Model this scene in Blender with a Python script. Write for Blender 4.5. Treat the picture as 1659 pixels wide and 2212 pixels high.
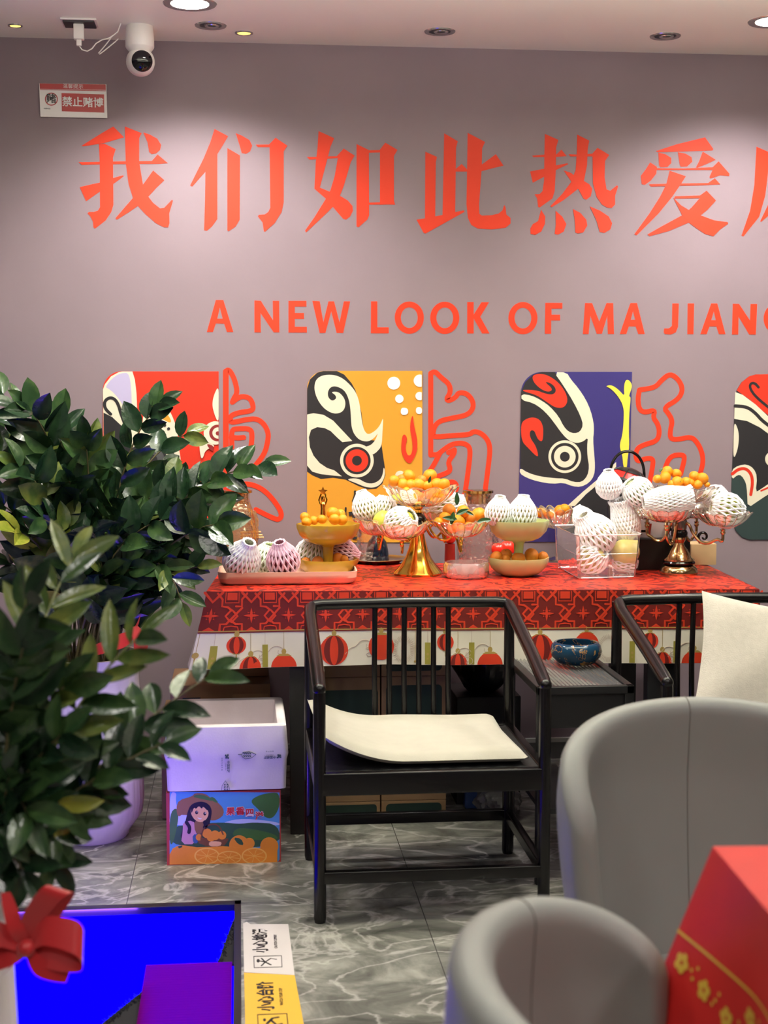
import bpy, bmesh, math, random
from mathutils import Vector, Matrix, Quaternion
from mathutils.geometry import tessellate_polygon
for o in list(bpy.data.objects): bpy.data.objects.remove(o)
SC = bpy.context.scene
COL = SC.collection
PI = math.pi
# ------------------------------------------------------------------ camera
FPX, CX, CY, CAMH = 3110.0, 829.5, 1106.0, 1.394
YAW, PITCH = math.radians(5.7), math.atan(256/3110)
cam = bpy.data.cameras.new('camera'); camo = bpy.data.objects.new('camera', cam); COL.objects.link(camo)
camo.location = (0, 0, CAMH); camo.rotation_euler = (PI/2-PITCH, 0, -YAW)
cam.sensor_fit = 'VERTICAL'; cam.sensor_height = 36; cam.lens = 36*FPX/2212
cam.clip_start = .05; cam.clip_end = 60
cam.dof.use_dof = True; cam.dof.focus_distance = 4.7; cam.dof.aperture_fstop = 4.5
SC.camera = camo
# ------------------------------------------------------------------ light and exposure
SC.view_settings.view_transform = 'Standard'; SC.view_settings.look = 'None'
SC.view_settings.exposure = -0.12; SC.view_settings.gamma = 1.0
WLD = bpy.data.worlds.new('world'); SC.world = WLD; WLD.use_nodes = True
WLD.node_tree.nodes['Background'].inputs[0].default_value = (.9, .93, 1, 1)
WLD.node_tree.nodes['Background'].inputs[1].default_value = .05
CEIL = 2.645; YW = 5.30
def spot(x, y, e, size=2.5, blend=.5, z=CEIL-.03, rad=.06, col=(1, .95, .9)):
    l = bpy.data.lights.new('ceiling_spot', 'SPOT'); l.energy = e; l.spot_size = size; l.spot_blend = blend
    l.shadow_soft_size = rad; l.color = col
    o = bpy.data.objects.new('ceiling_spot', l); COL.objects.link(o); o.location = (x, y, z); return o
spot(-.15, 4.78, 46, 2.44, .55, rad=.03)
spot(1.84, 4.84, 46, 2.44, .6)
for x in (-.15, 1.8): spot(x, 4.1, 106, 1.5, 1.0).rotation_euler = (math.radians(38), 0, 0)   # unseen spots added to brighten the wall, tilted towards it
spot(.75, 4.5, 70, 1.0, .8)
for x, y, e in ((-1.2, 3.0, 26), (2.5, 3.0, 30), (.3, 2.0, 36), (1.6, 1.6, 60), (-1.0, .4, 75), (1.8, .0, 95), (.4, -1.5, 90)):
    spot(x, y, e, 2.7, .7, rad=.12)
def add_ceiling_fill(x, y, z, sx, sy, e):                  # unseen area lights added to brighten the ceiling
    l = bpy.data.lights.new('ceiling_fill', 'AREA'); l.shape = 'RECTANGLE'; l.size = sx; l.size_y = sy; l.energy = e; l.color = (1, .96, .8)
    o = bpy.data.objects.new('ceiling_fill', l); COL.objects.link(o); o.location = (x, y, z); o.rotation_euler = (PI, 0, 0)
add_ceiling_fill(.7, 3.75, 2.44, 3.2, .35, 92)
add_ceiling_fill(.7, 1.0, 2.35, 3.2, .35, 14)
# ------------------------------------------------------------------ helpers
def lin(c):
    return tuple(((v/255)/12.92 if v/255 <= .04045 else (((v/255)+.055)/1.055)**2.4) for v in c)
MATS = {}
def mat(name, rgb, rough=.5, metal=0, spec=.5, coat=0, bump=0, bscale=200, var=0, vscale=8, emis=0, sheen=0):
    if name in MATS: return MATS[name]
    m = bpy.data.materials.new(name); m.use_nodes = True; nt = m.node_tree; b = nt.nodes['Principled BSDF']
    c = lin(rgb); b.inputs['Base Color'].default_value = (*c, 1); b.inputs['Roughness'].default_value = rough
    b.inputs['Metallic'].default_value = metal; b.inputs['Specular IOR Level'].default_value = spec
    b.inputs['Coat Weight'].default_value = coat; b.inputs['Sheen Weight'].default_value = sheen
    if emis:
        b.inputs['Emission Color'].default_value = (*c, 1); b.inputs['Emission Strength'].default_value = emis
    if bump or var:
        tc = nt.nodes.new('ShaderNodeTexCoord')
    if bump:
        n = nt.nodes.new('ShaderNodeTexNoise'); n.inputs['Scale'].default_value = bscale; n.inputs['Detail'].default_value = 4
        nt.links.new(tc.outputs['Object'], n.inputs['Vector'])
        bp = nt.nodes.new('ShaderNodeBump'); bp.inputs['Strength'].default_value = bump; bp.inputs['Distance'].default_value = .002
        nt.links.new(n.outputs[0], bp.inputs['Height']); nt.links.new(bp.outputs[0], b.inputs['Normal'])
    if var:
        n = nt.nodes.new('ShaderNodeTexNoise'); n.inputs['Scale'].default_value = vscale; n.inputs['Detail'].default_value = 5
        nt.links.new(tc.outputs['Object'], n.inputs['Vector'])
        r = nt.nodes.new('ShaderNodeValToRGB')
        r.color_ramp.elements[0].position = .3; r.color_ramp.elements[1].position = .7
        r.color_ramp.elements[0].color = (*[v*(1-var) for v in c], 1); r.color_ramp.elements[1].color = (*[min(1, v*(1+var*.6)) for v in c], 1)
        nt.links.new(n.outputs[0], r.inputs[0]); nt.links.new(r.outputs[0], b.inputs['Base Color'])
    MATS[name] = m; return m
def thin_glass(name, tint=(1, 1, 1), rough=.05, fac=.25, bump=0, bscale=90, body=0, bodycol=(1, 1, 1)):
    m = bpy.data.materials.new(name); m.use_nodes = True; nt = m.node_tree; nt.nodes.clear()
    out = nt.nodes.new('ShaderNodeOutputMaterial'); mx = nt.nodes.new('ShaderNodeMixShader')
    tr = nt.nodes.new('ShaderNodeBsdfTransparent'); tr.inputs[0].default_value = (*tint, 1)
    gl = nt.nodes.new('ShaderNodeBsdfGlossy'); gl.inputs['Roughness'].default_value = rough; gl.inputs[0].default_value = (*[min(1, t*1.05) for t in tint], 1)
    lw = nt.nodes.new('ShaderNodeLayerWeight'); lw.inputs[0].default_value = fac
    nt.links.new(lw.outputs['Facing' if fac > .5 else 'Fresnel'], mx.inputs[0])
    a = tr
    if body:
        df = nt.nodes.new('ShaderNodeBsdfDiffuse'); df.inputs[0].default_value = (*bodycol, 1)
        m2 = nt.nodes.new('ShaderNodeMixShader'); m2.inputs[0].default_value = body
        nt.links.new(tr.outputs[0], m2.inputs[1]); nt.links.new(df.outputs[0], m2.inputs[2]); a = m2
    nt.links.new(a.outputs[0], mx.inputs[1]); nt.links.new(gl.outputs[0], mx.inputs[2]); nt.links.new(mx.outputs[0], out.inputs[0])
    if bump:
        tc = nt.nodes.new('ShaderNodeTexCoord'); n = nt.nodes.new('ShaderNodeTexVoronoi'); n.inputs['Scale'].default_value = bscale
        nt.links.new(tc.outputs['Object'], n.inputs['Vector'])
        bp = nt.nodes.new('ShaderNodeBump'); bp.inputs['Strength'].default_value = bump; bp.inputs['Distance'].default_value = .004
        nt.links.new(n.outputs[0], bp.inputs['Height'])
        nt.links.new(bp.outputs[0], gl.inputs['Normal']); nt.links.new(bp.outputs[0], lw.inputs['Normal'])
    MATS[name] = m; return m
# pixel -> world: a ray of the photograph cut with a plane of the room
_f = Vector((math.sin(YAW)*math.cos(PITCH), math.cos(YAW)*math.cos(PITCH), -math.sin(PITCH)))
_r = Vector((math.cos(YAW), -math.sin(YAW), 0)); _u = _r.cross(_f); _o = Vector((0, 0, CAMH))
def ray(x, y): return _f+_r*((x-CX)/FPX)-_u*((y-CY)/FPX)
def aty(x, y, Y): d = ray(x, y); return _o+d*(Y/d.y)
def atz(x, y, Z): d = ray(x, y); return _o+d*((Z-CAMH)/d.z)
def lerp(a, b, t): return a+(b-a)*t
def chaikin(p, n=2, closed=True):
    for _ in range(n):
        q = []
        L = len(p)
        for i in range(L if closed else L-1):
            a, b = p[i], p[(i+1) % L]
            q.append((a[0]*.75+b[0]*.25, a[1]*.75+b[1]*.25)); q.append((a[0]*.25+b[0]*.75, a[1]*.25+b[1]*.75))
        if not closed: q = [p[0]]+q+[p[-1]]
        p = q
    return p
def circ(cx, cy, rx, ry=None, n=40): 
    ry = ry or rx
    return [(cx+rx*math.cos(2*PI*i/n), cy+ry*math.sin(2*PI*i/n)) for i in range(n)]
def clipx(p, xm, keep=-1):
    q = []
    for i in range(len(p)):
        a, b = p[i], p[(i+1) % len(p)]
        ia, ib = (a[0]-xm)*keep >= 0, (b[0]-xm)*keep >= 0
        if ia: q.append(a)
        if ia != ib:
            t = (xm-a[0])/(b[0]-a[0]); q.append((xm, a[1]+(b[1]-a[1])*t))
    return q
class MB:
    def __init__(s): s.v = []; s.f = []; s.m = []
    def add(s, v, f, mi=0, M=None):
        o = len(s.v); s.v += [M @ Vector(p) for p in v] if M else [Vector(p) for p in v]
        for q in f: s.f.append([i+o for i in q]); s.m.append(mi)
    def box(s, lo, hi, mi=0, M=None, bev=0):
        if bev:
            bm = bmesh.new(); bmesh.ops.create_cube(bm, size=1)
            c = [(a+b)/2 for a, b in zip(lo, hi)]; d = [b-a for a, b in zip(lo, hi)]
            for v in bm.verts: v.co = Vector((c[0]+v.co.x*d[0], c[1]+v.co.y*d[1], c[2]+v.co.z*d[2]))
            bmesh.ops.bevel(bm, geom=bm.edges[:], offset=bev, segments=3, affect='EDGES', profile=.6)
            bm.verts.ensure_lookup_table(); s.add([v.co for v in bm.verts], [[v.index for v in f.verts] for f in bm.faces], mi, M); bm.free(); return
        x0, y0, z0 = lo; x1, y1, z1 = hi
        s.add([(x0, y0, z0), (x1, y0, z0), (x1, y1, z0), (x0, y1, z0), (x0, y0, z1), (x1, y0, z1), (x1, y1, z1), (x0, y1, z1)],
              [(0, 3, 2, 1), (4, 5, 6, 7), (0, 1, 5, 4), (1, 2, 6, 5), (2, 3, 7, 6), (3, 0, 4, 7)], mi, M)
    def tube(s, pts, r, n=10, mi=0, M=None, sx=1, closed=False, cap=True):
        pts = [Vector(p) for p in pts]; L = len(pts); R = r if isinstance(r, (list, tuple)) else [r]*L
        v = []; f = []; pn = None
        for i, p in enumerate(pts):
            if closed: t = pts[(i+1) % L]-pts[i-1]
            else: t = pts[min(i+1, L-1)]-pts[max(i-1, 0)]
            t.normalize()
            if pn is None:
                a = Vector((0, 0, 1)) if abs(t.z) < .9 else Vector((1, 0, 0)); pn = t.cross(a).normalized()
            else:
                pn = (pn-t*pn.dot(t)).normalized()
            b = t.cross(pn)
            for k in range(n):
                a = 2*PI*k/n; v.append(p+pn*(R[i]*sx*math.cos(a))+b*(R[i]*math.sin(a)))
        for i in range(L if closed else L-1):
            j = (i+1) % L
            for k in range(n): f.append((i*n+k, i*n+(k+1) % n, j*n+(k+1) % n, j*n+k))
        if cap and not closed: f.append(list(range(n))[::-1]); f.append([(L-1)*n+k for k in range(n)])
        s.add(v, f, mi, M)
    def lathe(s, prof, n=40, mi=0, M=None, c=(0, 0, 0), mod=None, a0=0, a1=2*PI, capends=True):
        full = abs(a1-a0-2*PI) < 1e-6; v = []; f = []; K = n if full else n+1
        for i, (r, z) in enumerate(prof):
            for k in range(K):
                a = a0+(a1-a0)*k/n; rr, zz = (r, z) if mod is None else mod(r, z, a, i)
                v.append((c[0]+rr*math.cos(a), c[1]+rr*math.sin(a), c[2]+zz))
        for i in range(len(prof)-1):
            for k in range(n if full else n):
                k2 = (k+1) % K if full else k+1
                f.append((i*K+k, i*K+k2, (i+1)*K+k2, (i+1)*K+k))
        if capends and full:
            if prof[0][0] > 1e-5: f.append(list(range(K))[::-1])
            if prof[-1][0] > 1e-5: f.append([(len(prof)-1)*K+k for k in range(K)])
        s.add(v, f, mi, M)
    def ball(s, c, r, mi=0, M=None, n=16, m=10, fn=None):
        pr = [(max(math.sin(PI*i/m), 1e-4), -math.cos(PI*i/m)) for i in range(m+1)]
        rx, ry, rz = r if isinstance(r, (tuple, list)) else (r, r, r); v = []; f = []
        for i, (a, z) in enumerate(pr):
            for k in range(n):
                t = 2*PI*k/n; p = Vector((a*math.cos(t), a*math.sin(t), z))
                if fn: p = fn(p)
                v.append((c[0]+p.x*rx, c[1]+p.y*ry, c[2]+p.z*rz))
        for i in range(m):
            for k in range(n): f.append((i*n+k, i*n+(k+1) % n, (i+1)*n+(k+1) % n, (i+1)*n+k))
        s.add(v, f, mi, M)
    def grid(s, fn, nu, nv, mi=0, M=None, thick=0):
        v = [fn(i/nu, j/nv) for j in range(nv+1) for i in range(nu+1)]
        f = [(j*(nu+1)+i, j*(nu+1)+i+1, (j+1)*(nu+1)+i+1, (j+1)*(nu+1)+i) for j in range(nv) for i in range(nu)]
        s.add(v, f, mi, M)
    def poly(s, pts, fr, t0=0, t1=.001, mi=0, holes=()):
        o, ux, uy, n = [Vector(a) for a in fr]
        loops = [list(pts)]+[list(h) for h in holes]
        tri = tessellate_polygon([[Vector((p[0], p[1], 0)) for p in l] for l in loops])
        allp = [p for l in loops for p in l]; K = len(allp)
        v = [o+ux*p[0]+uy*p[1]+n*t1 for p in allp]+[o+ux*p[0]+uy*p[1]+n*t0 for p in allp]
        f = []
        for t in tri:
            a, b, c = [v[i] for i in t]
            f.append(tuple(t) if (b-a).cross(c-a).dot(n) > 0 else tuple(t)[::-1])
        b = 0
        for l in loops:
            L = len(l)
            for i in range(L): f.append((b+i, b+(i+1) % L, K+b+(i+1) % L, K+b+i))
            b += L
        s.add(v, f, mi)
    def strip(s, pts, w, fr, t0=0, t1=.001, mi=0, sm=2, closed=False):
        p = chaikin(pts, sm, closed) if sm else list(pts)
        L = len(p); l = []; r = []
        for i in range(L):
            a = p[i-1] if (i or closed) else p[0]; b = p[(i+1) % L] if (i < L-1 or closed) else p[-1]
            dx, dy = b[0]-a[0], b[1]-a[1]; q = math.hypot(dx, dy) or 1
            nx, ny = -dy/q*w/2, dx/q*w/2
            l.append((p[i][0]+nx, p[i][1]+ny)); r.append((p[i][0]-nx, p[i][1]-ny))
        if closed: l.append(l[0]); r.append(r[0]); L += 1
        o, ux, uy, n = [Vector(a) for a in fr]
        v = [o+ux*q[0]+uy*q[1]+n*t for t in (t1, t0) for q in l+r]; K = 2*L
        f = []
        for i in range(L-1): f += [(i, L+i, L+i+1, i+1), (i, i+1, K+i+1, K+i), (L+i, K+L+i, K+L+i+1, L+i+1)]
        if not closed:
            f += [(0, K, K+L, L), (L-1, 2*L-1, K+2*L-1, K+L-1)]
            s.add(v, f, mi)
            for e in (p[0], p[-1]): s.poly(circ(e[0], e[1], w/2, n=14), fr, t0, t1*.99, mi)
        else: s.add(v, f, mi)
    def text(s, body, size, fr, t=.0006, mi=0, off=0, align='CENTER', sx=1):
        cu = bpy.data.curves.new('t', 'FONT'); cu.body = body; cu.size = size; cu.align_x = align; cu.align_y = 'CENTER'; cu.offset = off
        cu.resolution_u = 3
        ob = bpy.data.objects.new('t', cu); COL.objects.link(ob)
        dg = bpy.context.evaluated_depsgraph_get(); me = bpy.data.meshes.new_from_object(ob.evaluated_get(dg))
        o, ux, uy, n = [Vector(a) for a in fr]
        s.add([o+ux*(v.co.x*sx)+uy*v.co.y+n*t for v in me.vertices], [list(q.vertices) for q in me.polygons], mi)
        bpy.data.objects.remove(ob); bpy.data.curves.remove(cu); bpy.data.meshes.remove(me)
    def build(s, name, mats, parent=None, smooth=35, world=False, sub=0):
        me = bpy.data.meshes.new(name); V = s.v
        if parent and world:
            Mi = wm(parent).inverted(); V = [Mi @ p for p in V]
        me.from_pydata([tuple(p) for p in V], [], s.f)
        for m in (mats if isinstance(mats, (list, tuple)) else [mats]): me.materials.append(m)
        me.polygons.foreach_set('material_index', s.m)
        me.validate(); bm = bmesh.new(); bm.from_mesh(me)
        bmesh.ops.recalc_face_normals(bm, faces=bm.faces); bm.to_mesh(me); bm.free()
        if smooth:
            me.shade_smooth(); me.set_sharp_from_angle(angle=math.radians(smooth))
        me.update(); o = bpy.data.objects.new(name, me); COL.objects.link(o)
        if parent: o.parent = parent
        if sub:
            q = o.modifiers.new('s', 'SUBSURF'); q.levels = q.render_levels = sub
        return o
def wm(o):
    m = o.matrix_basis.copy()
    while o.parent: o = o.parent; m = o.matrix_basis @ m
    return m
def tag(o, label, cat, group=None, kind=None):
    o['label'] = label; o['category'] = cat
    if group: o['group'] = group
    if kind: o['kind'] = kind
    return o
def thing(name, label, cat, loc=(0, 0, 0), rz=0, group=None):
    o = bpy.data.objects.new(name, None); COL.objects.link(o); o.location = loc; o.rotation_euler = (0, 0, rz)
    o.empty_display_size = .05
    return tag(o, label, cat, group)
def struct(o): o['kind'] = 'structure'; return o
def dup(r, loc=None, rot=None, label=None, group=None, scale=None):
    c = r.copy(); COL.objects.link(c)
    if loc is not None: c.location = loc
    if rot is not None: c.rotation_euler = rot
    if scale is not None: c.scale = (scale,)*3
    if label: c['label'] = label
    if group: c['group'] = group
    for ch in list(r.children):
        d = ch.copy(); COL.objects.link(d); d.parent = c
        for g in list(ch.children):
            e = g.copy(); COL.objects.link(e); e.parent = d
    return c
random.seed(7)
# ------------------------------------------------------------------ the room
def wall_mat():
    m = mat('wall_paint', (142, 125, 133), .55, spec=.3, bump=.25, bscale=35, var=.07, vscale=2.5); return m
WM = wall_mat()
def floor_mat():
    m = bpy.data.materials.new('grey_marble_tile'); m.use_nodes = True; nt = m.node_tree; b = nt.nodes['Principled BSDF']
    N = nt.nodes.new; Lk = nt.links.new
    tc = N('ShaderNodeTexCoord'); mp = N('ShaderNodeMapping'); mp.inputs['Rotation'].default_value = (0, 0, .5); mp.inputs['Scale'].default_value = (1, 1.7, 1)
    Lk(tc.outputs['Object'], mp.inputs[0])
    n1 = N('ShaderNodeTexNoise'); n1.inputs['Scale'].default_value = 3.2; n1.inputs['Detail'].default_value = 9; n1.inputs['Roughness'].default_value = .62; n1.inputs['Distortion'].default_value = 1.3
    Lk(mp.outputs[0], n1.inputs['Vector'])
    r1 = N('ShaderNodeValToRGB'); e = r1.color_ramp.elements
    e[0].position = .3; e[0].color = (*lin((76, 76, 74)), 1); e[1].position = .74; e[1].color = (*lin((184, 182, 176)), 1)
    x = r1.color_ramp.elements.new(.5); x.color = (*lin((122, 121, 117)), 1)
    Lk(n1.outputs[0], r1.inputs[0])
    n2 = N('ShaderNodeTexNoise'); n2.inputs['Scale'].default_value = 2.1; n2.inputs['Detail'].default_value = 7; n2.inputs['Distortion'].default_value = 2.2
    Lk(mp.outputs[0], n2.inputs['Vector'])
    r2 = N('ShaderNodeValToRGB'); e = r2.color_ramp.elements
    e[0].position = .465; e[0].color = (0, 0, 0, 1); e[1].position = .5; e[1].color = (.5, .5, .5, 1); x = e.new(.53); x.color = (0, 0, 0, 1)
    Lk(n2.outputs[0], r2.inputs[0])
    mx = N('ShaderNodeMix'); mx.data_type = 'RGBA'; Lk(r2.outputs[0], mx.inputs['Factor']); Lk(r1.outputs[0], mx.inputs['A']); mx.inputs['B'].default_value = (*lin((215, 210, 208)), 1)
    br = N('ShaderNodeTexBrick'); br.offset = 0; br.inputs['Scale'].default_value = 1; br.inputs['Mortar Size'].default_value = .0012
    br.inputs['Brick Width'].default_value = .8; br.inputs['Row Height'].default_value = .8
    m3 = N('ShaderNodeMapping'); m3.inputs['Location'].default_value = (.32, .13, 0)
    Lk(tc.outputs['Object'], m3.inputs[0]); Lk(m3.outputs[0], br.inputs['Vector'])
    mx2 = N('ShaderNodeMix'); mx2.data_type = 'RGBA'; Lk(br.outputs['Fac'], mx2.inputs['Factor']); Lk(mx.outputs['Result'], mx2.inputs['A']); mx2.inputs['B'].default_value = (*lin((70, 68, 68)), 1)
    Lk(mx2.outputs['Result'], b.inputs['Base Color']); b.inputs['Roughness'].default_value = .22
    return m
X0, X1, Y0 = -2.6, 3.9, -2.4
fm = floor_mat()
# light panel opening in the floor
PXL, PXR, PYF, PYB = -.72, -.008, 2.75, 3.885
def quadbox(b, x0, x1, y0, y1): b.box((x0, y0, -.08), (x1, y1, 0))
b = MB()
quadbox(b, X0, PXL, Y0, YW); quadbox(b, PXR, X1, Y0, YW); quadbox(b, PXL, PXR, Y0, PYF); quadbox(b, PXL, PXR, PYB, YW)
struct(b.build('floor', fm))
b = MB(); b.box((X0, Y0, CEIL), (X1, YW+.1, CEIL+.08)); struct(b.build('ceiling', mat('ceiling_paint', (248, 250, 238), .45, spec=.4, bump=.1, bscale=60)))
b = MB(); b.box((X0-.1, YW, -.08), (X1+.1, YW+.1, CEIL)); struct(b.build('wall_back', WM))
for nm, lo, hi in (('wall_left', (X0-.1, Y0, -.08), (X0, YW, CEIL)), ('wall_right', (X1, Y0, -.08), (X1+.1, YW, CEIL)), ('wall_front', (X0-.1, Y0-.1, -.08), (X1+.1, Y0, CEIL))):
    b = MB(); b.box(lo, hi); struct(b.build(nm, mat('side_wall_paint', (128, 120, 116), .6)))
b = MB(); b.box((X0, YW-.012, 0), (X1, YW, .075)); b.box((X0, YW-.016, .075), (X1, YW, .09), 1); b.box((X0, YW-.022, 0), (X1, YW, .01), 1)
struct(b.build('baseboard_back', [mat('baseboard_tile', (128, 130, 130), .3), mat('baseboard_strip', (200, 200, 198), .3)]))
# ------------------------------------------------------------------ painted wall: slogan, words, masks
WF = ((0, YW, 0), (1, 0, 0), (0, 0, 1), (0, -1, 0))
def wmap(ox, oy, s):
    def g(p):
        q = aty(ox+p[0]*s, oy+p[1]*s, YW); return (q.x, q.z)
    return g
RED = mat('orange_red_paint', (226, 60, 32), .5, spec=.3)
def glyph(name, label, strokes, g, cat, group=None, holes=(), parent=None):
    b = MB()
    for i, st in enumerate(strokes):
        hs = [[g(p) for p in h] for k, h in holes if k == i]
        b.poly([g(p) for p in st], WF, 0, .0012+.00008*i, 0, hs)
    o = b.build(name, RED, parent, smooth=0, world=bool(parent))
    if not parent: tag(o, label, cat, group)
    return o
g2 = wmap(150, 250, 500/1659); g3 = wmap(640, 260, 500/1659); g4 = wmap(1120, 260, 539/1659)
CH = [
(g2, 'large red painted character meaning I at the left end of the slogan', [
 [(88,215),(240,120),(315,77),(392,155),(245,197),(100,220)],
 [(212,203),(250,200),(332,240),(312,300),(315,640),(300,690),(260,750),(185,808),(172,800),(170,760),(150,720),(130,700),(140,690),(175,690),(205,680),(220,655),(218,330)],
 [(65,332),(100,333),(400,327),(590,325),(632,278),(705,340),(640,345),(350,347),(150,350),(90,353)],
 [(75,512),(160,492),(216,480),(320,445),(385,427),(390,433),(320,485),(216,545),(180,570),(120,613)],
 [(397,77),(518,125),(500,160),(500,330),(527,495),(565,580),(600,625),(650,665),(680,660),(735,602),(742,610),(715,700),(717,770),(708,800),(680,800),(620,770),(545,705),(490,645),(455,585),(425,490),(405,345)],
 [(600,393),(680,462),(620,520),(565,580),(488,648),(420,695),(340,745),(330,735),(420,630),(455,590),(527,495)],
 [(530,120),(575,135),(630,165),(657,210),(650,245),(620,270),(590,275),(572,260),(560,190)]]),
(g2, 'large red painted slogan character with three tall upright strokes, second from left', [
 [(1040,95),(1137,147),(1100,210),(1060,275),(975,400),(880,508),(865,500),(900,430),(960,310),(1010,190)],
 [(975,395),(1060,270),(1060,740),(1020,795),(985,825),(965,820),(972,600)],
 [(1132,232),(1222,285),(1220,745),(1190,795),(1140,828),(1132,820)],
 [(1192,125),(1240,145),(1290,175),(1310,215),(1295,255),(1265,273),(1235,268),(1222,220)],
 [(1335,208),(1430,207),(1477,158),(1562,215),(1535,255),(1535,620),(1520,690),(1470,770),(1400,832),(1393,825),(1385,765),(1350,720),(1360,710),(1400,708),(1425,690),(1440,660),(1435,225),(1350,225)]]),
(g3, 'large red painted slogan character with a box shape at its right, third from left', [
 [(160,77),(272,128),(245,190),(222,280),(168,482),(260,520),(320,545),(370,575),(403,615),(405,650),(385,690),(355,712),(335,705),(262,620),(210,560),(130,490),(140,300),(152,200)],
 [(75,262),(150,262),(225,258),(290,257),(340,202),(418,253),(390,300),(370,370),(340,470),(310,545),(262,620),(180,700),(70,803),(63,790),(130,695),(210,565),(245,500),(275,400),(298,270),(225,275),(150,278),(95,282)],
 [(432,170),(520,213),(522,680),(510,710),(445,767),(432,760)],
 [(515,215),(597,213),(638,160),(725,212),(700,255),(700,575),(708,605),(660,603),(600,605),(600,230),(520,232)],
 [(520,590),(605,587),(605,603),(520,605)]]),
(g3, 'large red painted slogan character with a curled foot at right, above the word LOOK', [
 [(925,225),(1008,262),(1000,300),(995,700),(922,720)],
 [(1060,93),(1157,150),(1145,195),(1138,675),(1048,700),(1055,350)],
 [(862,712),(920,703),(1050,678),(1130,660),(1200,645),(1207,655),(1100,715),(925,812),(912,805)],
 [(1140,350),(1185,313),(1222,350),(1228,367),(1140,367)],
 [(1228,90),(1353,155),(1332,200),(1328,350),(1310,600),(1312,670),(1330,683),(1400,680),(1450,668),(1478,645),(1490,607),(1500,625),(1505,675),(1535,700),(1535,740),(1500,770),(1400,782),(1300,775),(1255,750),(1230,700),(1220,600),(1225,300)],
 [(1325,320),(1430,243),(1485,325),(1400,345),(1325,365)]]),
(g4, 'large red painted slogan character with four dots along its foot', [
 [(175,90),(265,130),(250,180),(248,330),(240,470),(225,520),(140,580),(130,575),(125,520),(107,492),(140,490),(160,470),(170,400),(172,250)],
 [(90,235),(170,228),(250,228),(285,195),(320,238),(250,243),(100,245)],
 [(77,340),(170,322),(250,300),(325,285),(330,292),(250,330),(170,375),(95,415)],
 [(390,95),(470,135),(460,190),(455,300),(435,400),(390,460),(300,530),(220,578),(212,570),(290,490),(350,410),(380,330),(387,230)],
 [(333,225),(390,228),(490,222),(525,183),(603,230),(575,270),(572,380),(585,460),(610,468),(655,432),(662,440),(642,500),(642,560),(620,582),(590,580),(555,560),(520,510),(495,420),(492,240),(385,240),(345,240)],
 [(300,333),(350,350),(380,375),(430,400),(470,425),(490,455),(480,505),(450,528),(432,520),(400,460),(350,405)],
 [(150,595),(178,640),(175,690),(150,740),(110,762),(80,755),(78,720),(95,690),(130,670)],
 [(247,602),(290,640),(318,690),(300,740),(262,760),(240,755),(248,700)],
 [(362,590),(410,615),(450,660),(457,700),(430,745),(395,752),(378,745),(375,670)],
 [(475,573),(540,600),(600,640),(622,685),(610,725),(570,748),(540,742),(520,670)]]),
(g4, 'large red painted slogan character meaning love, with crossed legs below a roof', [
 [(912,205),(1050,160),(1240,113),(1295,190),(1290,200),(1100,207),(930,212)],
 [(930,215),(975,225),(1015,250),(1015,285),(990,310),(945,312),(935,300)],
 [(1060,212),(1110,222),(1150,245),(1155,275),(1120,307),(1080,308),(1072,295)],
 [(1225,208),(1310,262),(1250,290),(1190,315),(1180,312),(1200,275)],
 [(875,280),(920,310),(915,355),(880,400),(840,428),(820,425),(813,370),(850,320)],
 [(910,318),(1100,320),(1290,312),(1330,273),(1402,355),(1400,370),(1340,365),(1275,387),(1270,375),(1290,330),(1100,330),(915,330)],
 [(868,425),(980,422),(1260,417),(1305,385),(1340,425),(1200,432),(1060,435),(880,440)],
 [(1005,335),(1112,372),(1075,430),(1020,510),(930,620),(785,765),(770,757),(870,620),(940,510),(985,420)],
 [(1040,505),(1205,500),(1250,468),(1312,533),(1260,590),(1210,632),(1130,680),(1000,735),(870,770),(858,758),(960,700),(1090,630),(1150,580),(1205,517),(1035,520)],
 [(1030,515),(1080,565),(1130,595),(1210,632),(1300,665),(1390,677),(1393,687),(1340,725),(1295,770),(1240,755),(1180,715),(1130,678),(1090,635)]]),
(g4, 'red painted slogan character cut off by the right edge of the view', [
 [(1582,175),(1672,215),(1655,380),(1640,500),(1600,640),(1495,772),(1483,765),(1540,600),(1568,430)],
 [(1660,200),(1850,200),(1900,160),(1960,215),(1660,225)],
 [(1700,250),(1760,270),(1755,760),(1700,760)],
 [(1608,668),(1660,560),(1700,470),(1720,480),(1700,600),(1612,675)],
 [(1860,250),(1920,270),(1915,760),(1860,760)]]),
]
for g, lab, st in CH: glyph('wall_character', lab, st, g, 'wall lettering', 'red slogan characters on the wall')
g5 = wmap(430, 620, 620/1659); g6 = wmap(1040, 620, 619/1659)
def O(cx, cy): return ([circ(cx, cy, 84, 93)], [(0, circ(cx, cy, 49, 60))])
A1 = ([[(97,75),(140,75),(198,260),(162,260),(145,212),(97,210),(80,260),(45,260)]], [(0, [(120,118),(105,183),(137,183)])])
Gc = [(1720+87*math.cos(a), 183+92*math.sin(a)) for a in [-.75-.25*i for i in range(20)]]+[(1800,270),(1800,185),(1735,185),(1735,210),(1768,212),(1768,235)]
Gc += [(1720+52*math.cos(a), 183+60*math.sin(a)) for a in [-5.3+.25*i for i in range(17)]]
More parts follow.
